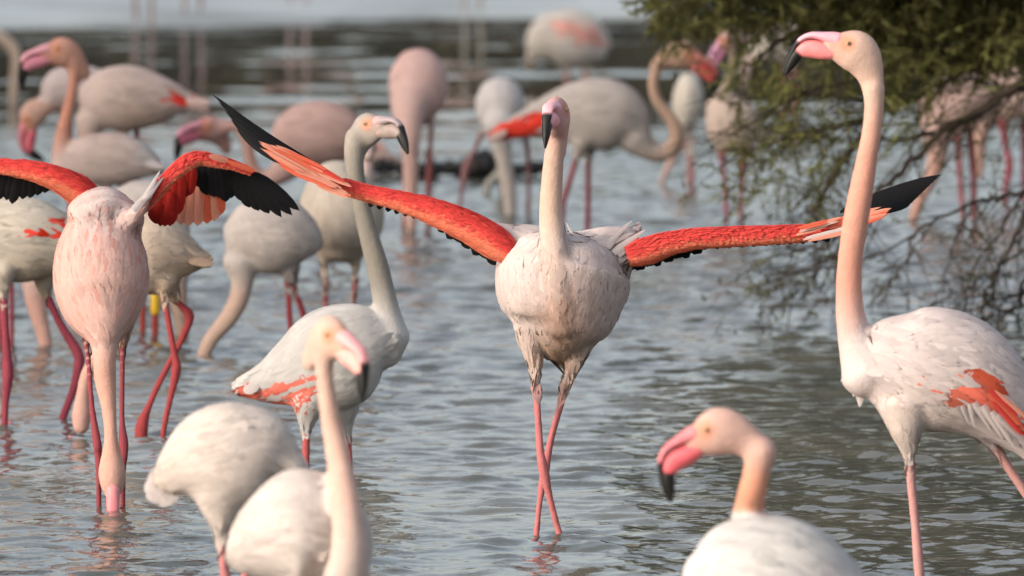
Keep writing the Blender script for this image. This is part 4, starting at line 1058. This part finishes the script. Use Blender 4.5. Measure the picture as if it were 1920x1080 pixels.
def sprays(C, size, nleaf, droop, base, var, leafw=.0035, leafl=.016, fan=0.0):
    """feathery sprays: each a little stem with needle leaflets; C = centres."""
    n = len(C)
    d = rng.normal(0, 1, (n, 3)); d[:, 2] -= droop; d[:, 0] -= fan; d /= np.linalg.norm(d, axis=1)[:, None]
    L_ = size * rng.uniform(.6, 1.3, n)
    t = rng.random((n, nleaf)); root = C[:, None] + d[:, None] * (L_[:, None] * t)[..., None]
    ld = d[:, None] * 1.3 + rng.normal(0, .45, (n, nleaf, 3)); ld /= np.linalg.norm(ld, axis=2)[..., None]
    sd = np.cross(ld, rng.normal(0, 1, (n, nleaf, 3))); sd /= np.linalg.norm(sd, axis=2)[..., None] + 1e-9
    ll = leafl * rng.uniform(.6, 1.4, (n, nleaf, 1)); lw = leafw * rng.uniform(.7, 1.4, (n, nleaf, 1))
    v = np.stack([root, root + ld * ll * .5 + sd * lw, root + ld * ll, root + ld * ll * .5 - sd * lw], 2).reshape(-1, 3)
    f = np.arange(n * nleaf * 4).reshape(-1, 4)
    col = np.array(base)[None] * rng.uniform(1 - var, 1 + var, (n, 1)) * np.array((1, 1, 1.0))
    yel = rng.random((n, 1)); col = col * (1 - .35 * yel) + np.array((.115, .090, .030)) * .35 * yel
    c = np.repeat(col, nleaf * 4, 0)
    return v, f, c
YB = 35.2
bush = empty('tamarisk_bush', (at(2420, 640, YB).x, YB, 0.0))
tag(bush, 'dark feathery tamarisk bush hanging over the water at the upper right', 'bush')
def bl(parent, name, lines, mat=M_BARK):
    v, f = tube_parts(lines); return link(name, mesh_np(name, v, f, mat), parent)
def branch_line(pts, r0, r1, n=6, wob=.006):
    R = resample([(x, y, d) for x, y, d in pts], n)
    P = np.array([tuple(at(r[0], r[1], YB + r[2])) for r in R])
    P += rng.normal(0, wob, P.shape) * np.linspace(.3, 1, len(P))[:, None]
    return P, np.linspace(r0, r1, len(P))
bl(bush, 'trunk', [branch_line([(2440, 700, .3), (2400, 520, .25), (2330, 330, .2), (2200, 200, .15), (2080, 140, .1)], .085, .032)])
bl(bush, 'trunk', [branch_line([(2460, 700, .5), (2480, 420, .6), (2420, 100, .8), (2300, -300, .9), (2150, -700, .9)], .075, .02)])
BR = [
    ([(2150, 170, .1), (2020, 140, .05), (1920, 155, 0), (1840, 205, -.02), (1766, 248, -.04), (1700, 310, -.06), (1640, 362, -.1), (1570, 430, -.15), (1530, 500, -.18)], .018, .0035),
    ([(2120, 160, .2), (2000, 150, .15), (1892, 172, .12), (1830, 215, .1), (1775, 245, .08), (1720, 255, .05), (1668, 260, .02), (1600, 280, 0)], .015, .004),
    ([(2160, 120, .4), (2000, 105, .35), (1889, 124, .3), (1830, 128, .28), (1775, 148, .25), (1703, 192, .2), (1640, 192, .18), (1560, 170, .15)], .014, .004),
    ([(2200, 300, .1), (2050, 330, 0), (1920, 360, -.1), (1860, 372, -.15), (1804, 387, -.2), (1723, 434, -.3), (1690, 500, -.35), (1622, 578, -.4)], .010, .0022),
    ([(1990, 320, 0), (1918, 364, -.05), (1867, 445, -.1), (1836, 490, -.15), (1800, 540, -.2)], .006, .002),
    ([(2010, 310, 0), (1945, 350, 0), (1898, 462, -.02), (1860, 525, -.04), (1845, 562, -.05), (1852, 612, -.06)], .008, .003),
    ([(2080, 470, .1), (1990, 480, .1), (1922, 528, .05), (1908, 575, .02), (1870, 588, 0), (1832, 608, -.02), (1800, 622, -.03)], .009, .003),
    ([(2060, 500, .1), (1920, 546, 0), (1870, 562, -.05), (1816, 582, -.1), (1750, 596, -.15)], .006, .002),
    ([(1960, 440, 0), (1863, 510, -.1), (1800, 548, -.15), (1752, 573, -.2)], .005, .0018),
    ([(1810, 390, -.2), (1795, 440, -.22), (1776, 500, -.24), (1765, 545, -.26)], .004, .0015),
    ([(1700, 350, -.1), (1640, 400, -.14), (1579, 460, -.18), (1530, 510, -.2), (1505, 532, -.22), (1478, 565, -.24)], .006, .0022),
    ([(1620, 250, 0), (1590, 290, -.02), (1560, 330, -.05), (1540, 370, -.07), (1525, 400, -.1)], .012, .006),
    ([(1700, 190, .2), (1600, 230, .15), (1500, 250, .1), (1420, 280, .05), (1360, 300, 0)], .008, .003),
    ([(1800, 60, .4), (1650, 40, .4), (1500, 60, .3), (1420, 110, .2), (1380, 150, .1)], .012, .003),
    ([(1860, 60, .2), (1700, 110, .1), (1560, 160, 0), (1450, 200, -.1), (1380, 250, -.12)], .010, .003),
    ([(1720, 440, -.3), (1640, 480, -.3), (1560, 500, -.3), (1470, 520, -.3), (1420, 560, -.3)], .004, .0015),
    ([(2000, -60, .5), (1800, -80, .5), (1600, -40, .45), (1420, 0, .4), (1300, 30, .35)], .014, .004),
    ([(1640, 362, -.1), (1600, 420, -.2), (1560, 440, -.22), (1500, 470, -.25), (1450, 480, -.25)], .004, .0018),
]
tips = []
for pts, r0, r1 in BR:
    P, R = branch_line(pts, r0, r1)
    lines = [(P, R)]
    # side twigs
    for k in range(int(len(P) * .8)):
        i = random.randint(3, len(P) - 2); d = P[i + 1] - P[i]; d /= np.linalg.norm(d)
        q = [P[i]]; dd = d + rng.normal(0, .55, 3); dd[1] *= .6
        ln = random.uniform(.10, .34)
        for s_ in range(5):
            dd = dd / np.linalg.norm(dd) + np.array((0, 0, -.10)) + rng.normal(0, .08, 3); q.append(q[-1] + dd / np.linalg.norm(dd) * ln / 5)
        lines.append((np.array(q), np.linspace(min(R[i] * .5, .003), .0010, 6)))
        tips.append(q[2]); tips.append(q[4]); tips.append(q[5])
    bl(bush, 'branch', lines)
tips = np.array(tips)
def px_cloud(n, dens, xr, yr, dr):
    out = []
    while len(out) < n:
        x, y = random.uniform(*xr), random.uniform(*yr)
        if random.random() < dens(x, y): out.append(tuple(at(x, y, YB + random.uniform(*dr))))
    return np.array(out)
def clump(x, y, s=1.0):
    return 0.5 + 0.5 * math.sin(x * .021 * s + 1.3 * math.sin(y * .017 * s)) * math.sin(y * .027 * s + 1.1 * math.sin(x * .013 * s))
def d_top(x, y):
    lim = 58 + 22 * math.sin(x * .012) + (x > 1640) * 40 - max(0, (1400 - x)) * .22
    if y < lim: return 1.0 if x > 1250 else .6
    return max(0, 1 - (y - lim) / 80) * .45 * clump(x, y)
def d_mid(x, y):
    g = 0.0
    for (cx, cy, sx, sy, a_) in [(1435, 190, 45, 60, .7), (1450, 260, 50, 55, .8), (1500, 200, 70, 70, .6), (1420, 330, 50, 40, .5), (1560, 300, 50, 60, .6), (1690, 120, 50, 60, .9), (1800, 60, 120, 60, .9), (1900, 60, 60, 110, 1.0), (1520, 340, 60, 50, .45), (1460, 520, 60, 26, .35), (1560, 430, 40, 40, .3), (1530, 130, 60, 40, .6), (1400, 140, 20, 30, .4), (1700, 230, 50, 40, .35)]:
        g += a_ * math.exp(-((x - cx) / sx) ** 2 - ((y - cy) / sy) ** 2)
    return min(1, g) * (0.25 + .75 * clump(x * 1.7, y * 1.7))
v1 = sprays(px_cloud(2500, d_top, (1230, 2050), (-90, 210), (-.1, 1.2)), .10, 24, .5, (.082, .084, .026), .75, .0026, .032, .6)
v2 = sprays(px_cloud(520, d_mid, (1310, 1960), (60, 560), (-.35, .5)), .11, 20, .6, (.120, .124, .038), .7, .0020, .030, .7)
v3 = sprays(tips[rng.random(len(tips)) < .40], .06, 9, .6, (.055, .055, .022), .5, .003, .014)
def join(parts):
    k = 0; V, Fq, C = [], [], []
    for v, f, c in parts:
        V.append(v); Fq.append(f + k); C.append(c); k += len(v)
    return np.vstack(V), np.vstack(Fq), np.vstack(C)
V, Fq, C = join([v1, v2, v3])
cr = link('crown', mesh_np('crown', V, Fq, M_LEAF, False, C), bush); cr['kind'] = 'stuff'
# upper crown, above the frame: it is what darkens the water at the right
def d_up(x, y):
    return 1.0 if ((x - 2150) / 900) ** 2 + ((y + 380) / 420) ** 2 < 1 and random.random() < .35 + .65 * clump(x * .4, y * .4) else 0
V, Fq, C = join([sprays(px_cloud(9500, d_up, (1230, 3100), (-800, -40), (-.3, 2.6)), .20, 14, .4, (.040, .042, .015), .5, .015, .055)])
cr = link('upper_crown', mesh_np('upper_crown', V, Fq, M_LEAF, False, C), bush); cr['kind'] = 'stuff'

# ------------------------------------------------------------------ scrub beyond the bank, seen as the dark band mirrored in the far water
def scrub():
    C = []
    r = np.random.default_rng(5)
    n = 22000
    x = r.uniform(-13, 13, n); y = 66 + r.uniform(0, 4, n)
    top = 1.75 + .25 * np.sin(x * 1.1) + .12 * np.sin(x * 2.7 + 1) + .08 * np.sin(x * 6.1)
    z = top * r.random(n) ** .8
    C = np.stack([x, y, z], 1)
    v, f, c = sprays(C, .3, 10, -.3, (.046, .033, .011), .5, .10, .26)
    o = link('scrub', mesh_np('scrub', v, f, M_LEAF, False, c))
    tag(o, 'dark scrub growing along the far bank', 'scrub', None, 'stuff')
scrub()

# ------------------------------------------------------------------ unseen trees at left, added to shade the back of the lagoon
def shade_wood():
    n = 3600
    x = rng.uniform(-15.5, -11.5, n); y = rng.uniform(25.5, 54, n)
    top = 5.6 + 1.0 * np.sin(y * .7) + .7 * np.sin(y * 1.9)
    z = 0.6 + top * rng.random(n)
    v, f, c = sprays(np.stack([x, y, z], 1), .8, 12, .2, (.055, .060, .022), .5, .09, .30)
    o = link('shade_woodland', mesh_np('shade_woodland', v, f, M_LEAF, False, c))
    tag(o, 'unseen dark trees added at the left to shade the back', 'shade_woodland', None, 'stuff')
shade_wood()

# ------------------------------------------------------------------ small things among the back birds
def log():
    Y = depth_of_row(331)
    R = resample([(690, 316, 5), (715, 308, 9), (745, 312, 7), (800, 316, 9), (835, 312, 8), (868, 314, 13), (905, 306, 17), (925, 312, 15), (960, 316, 7), (1000, 312, 9), (1030, 310, 5)], 5)
    P = np.array([tuple(at(q[0], q[1] + 3, Y)) for q in R]); rr = R[:, 2] * 1.55 / px_m(Y) * (1 + .15 * rng.normal(0, 1, len(R)))
    V, f, T = loft(P, rr, rr * 1.2, (0, 1, 0), 14)
    V = np.asarray(V) + rng.normal(0, .003, np.shape(V))
    root = empty('driftwood_log', Vector((P[:, 0].mean(), Y, 0)))
    tag(root, 'long dark driftwood log lying in the water behind the back flamingos', 'log')
    m = flat_mat('wet_bark', (0.014, 0.013, 0.013), 0.6, 0.4, 0.3, (15, 15, 15))
    link('trunk', mesh_np('trunk', V, f, m), root)
    for (x0, y0, x1, y1, r) in [(808, 316, 802, 278, 11), (912, 308, 905, 280, 13), (730, 310, 738, 296, 4)]:
        a_, b_ = np.array(at(x0, y0, Y)), np.array(at(x1, y1, Y))
        v, f = tube_parts([(np.linspace(a_, b_, 5), np.linspace(r, r * .5, 5) / px_m(Y))], 9)
        link('branch_stub', mesh_np('branch_stub', v, f, m), root)
log()
def duck():
    Y = depth_of_row(322)
    root = empty('duck', at(705, 322, Y))
    tag(root, 'small blurred brown waterbird resting just behind the grey-necked flamingo', 'duck')
    R = resample([(672, 292, 7), (690, 290, 15), (715, 296, 17), (740, 304, 11), (758, 308, 4)], 5)
    P = np.array([tuple(at(q[0], q[1], Y)) for q in R]); rr = R[:, 2] / px_m(Y)
    V, f, T = loft(P, rr, rr * 1.1, (0, 1, 0), 16)
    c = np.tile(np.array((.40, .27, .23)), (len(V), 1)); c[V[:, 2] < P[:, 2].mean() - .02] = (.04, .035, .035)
    link('body', mesh_np('body', V, f, M_PLUM, True, c), root)
    V, f, T = loft(np.array([tuple(at(x, y, Y)) for x, y in [(690, 285), (700, 275), (712, 274), (722, 277)]]), np.array([9, 9, 8, 3]) / px_m(Y), np.array([8, 8, 7, 3]) / px_m(Y), (0, 1, 0), 14)
    link('head', mesh_np('head', V, f, M_PLUM, True, np.tile(np.array((.62, .33, .27)), (len(V), 1))), root)
duck()
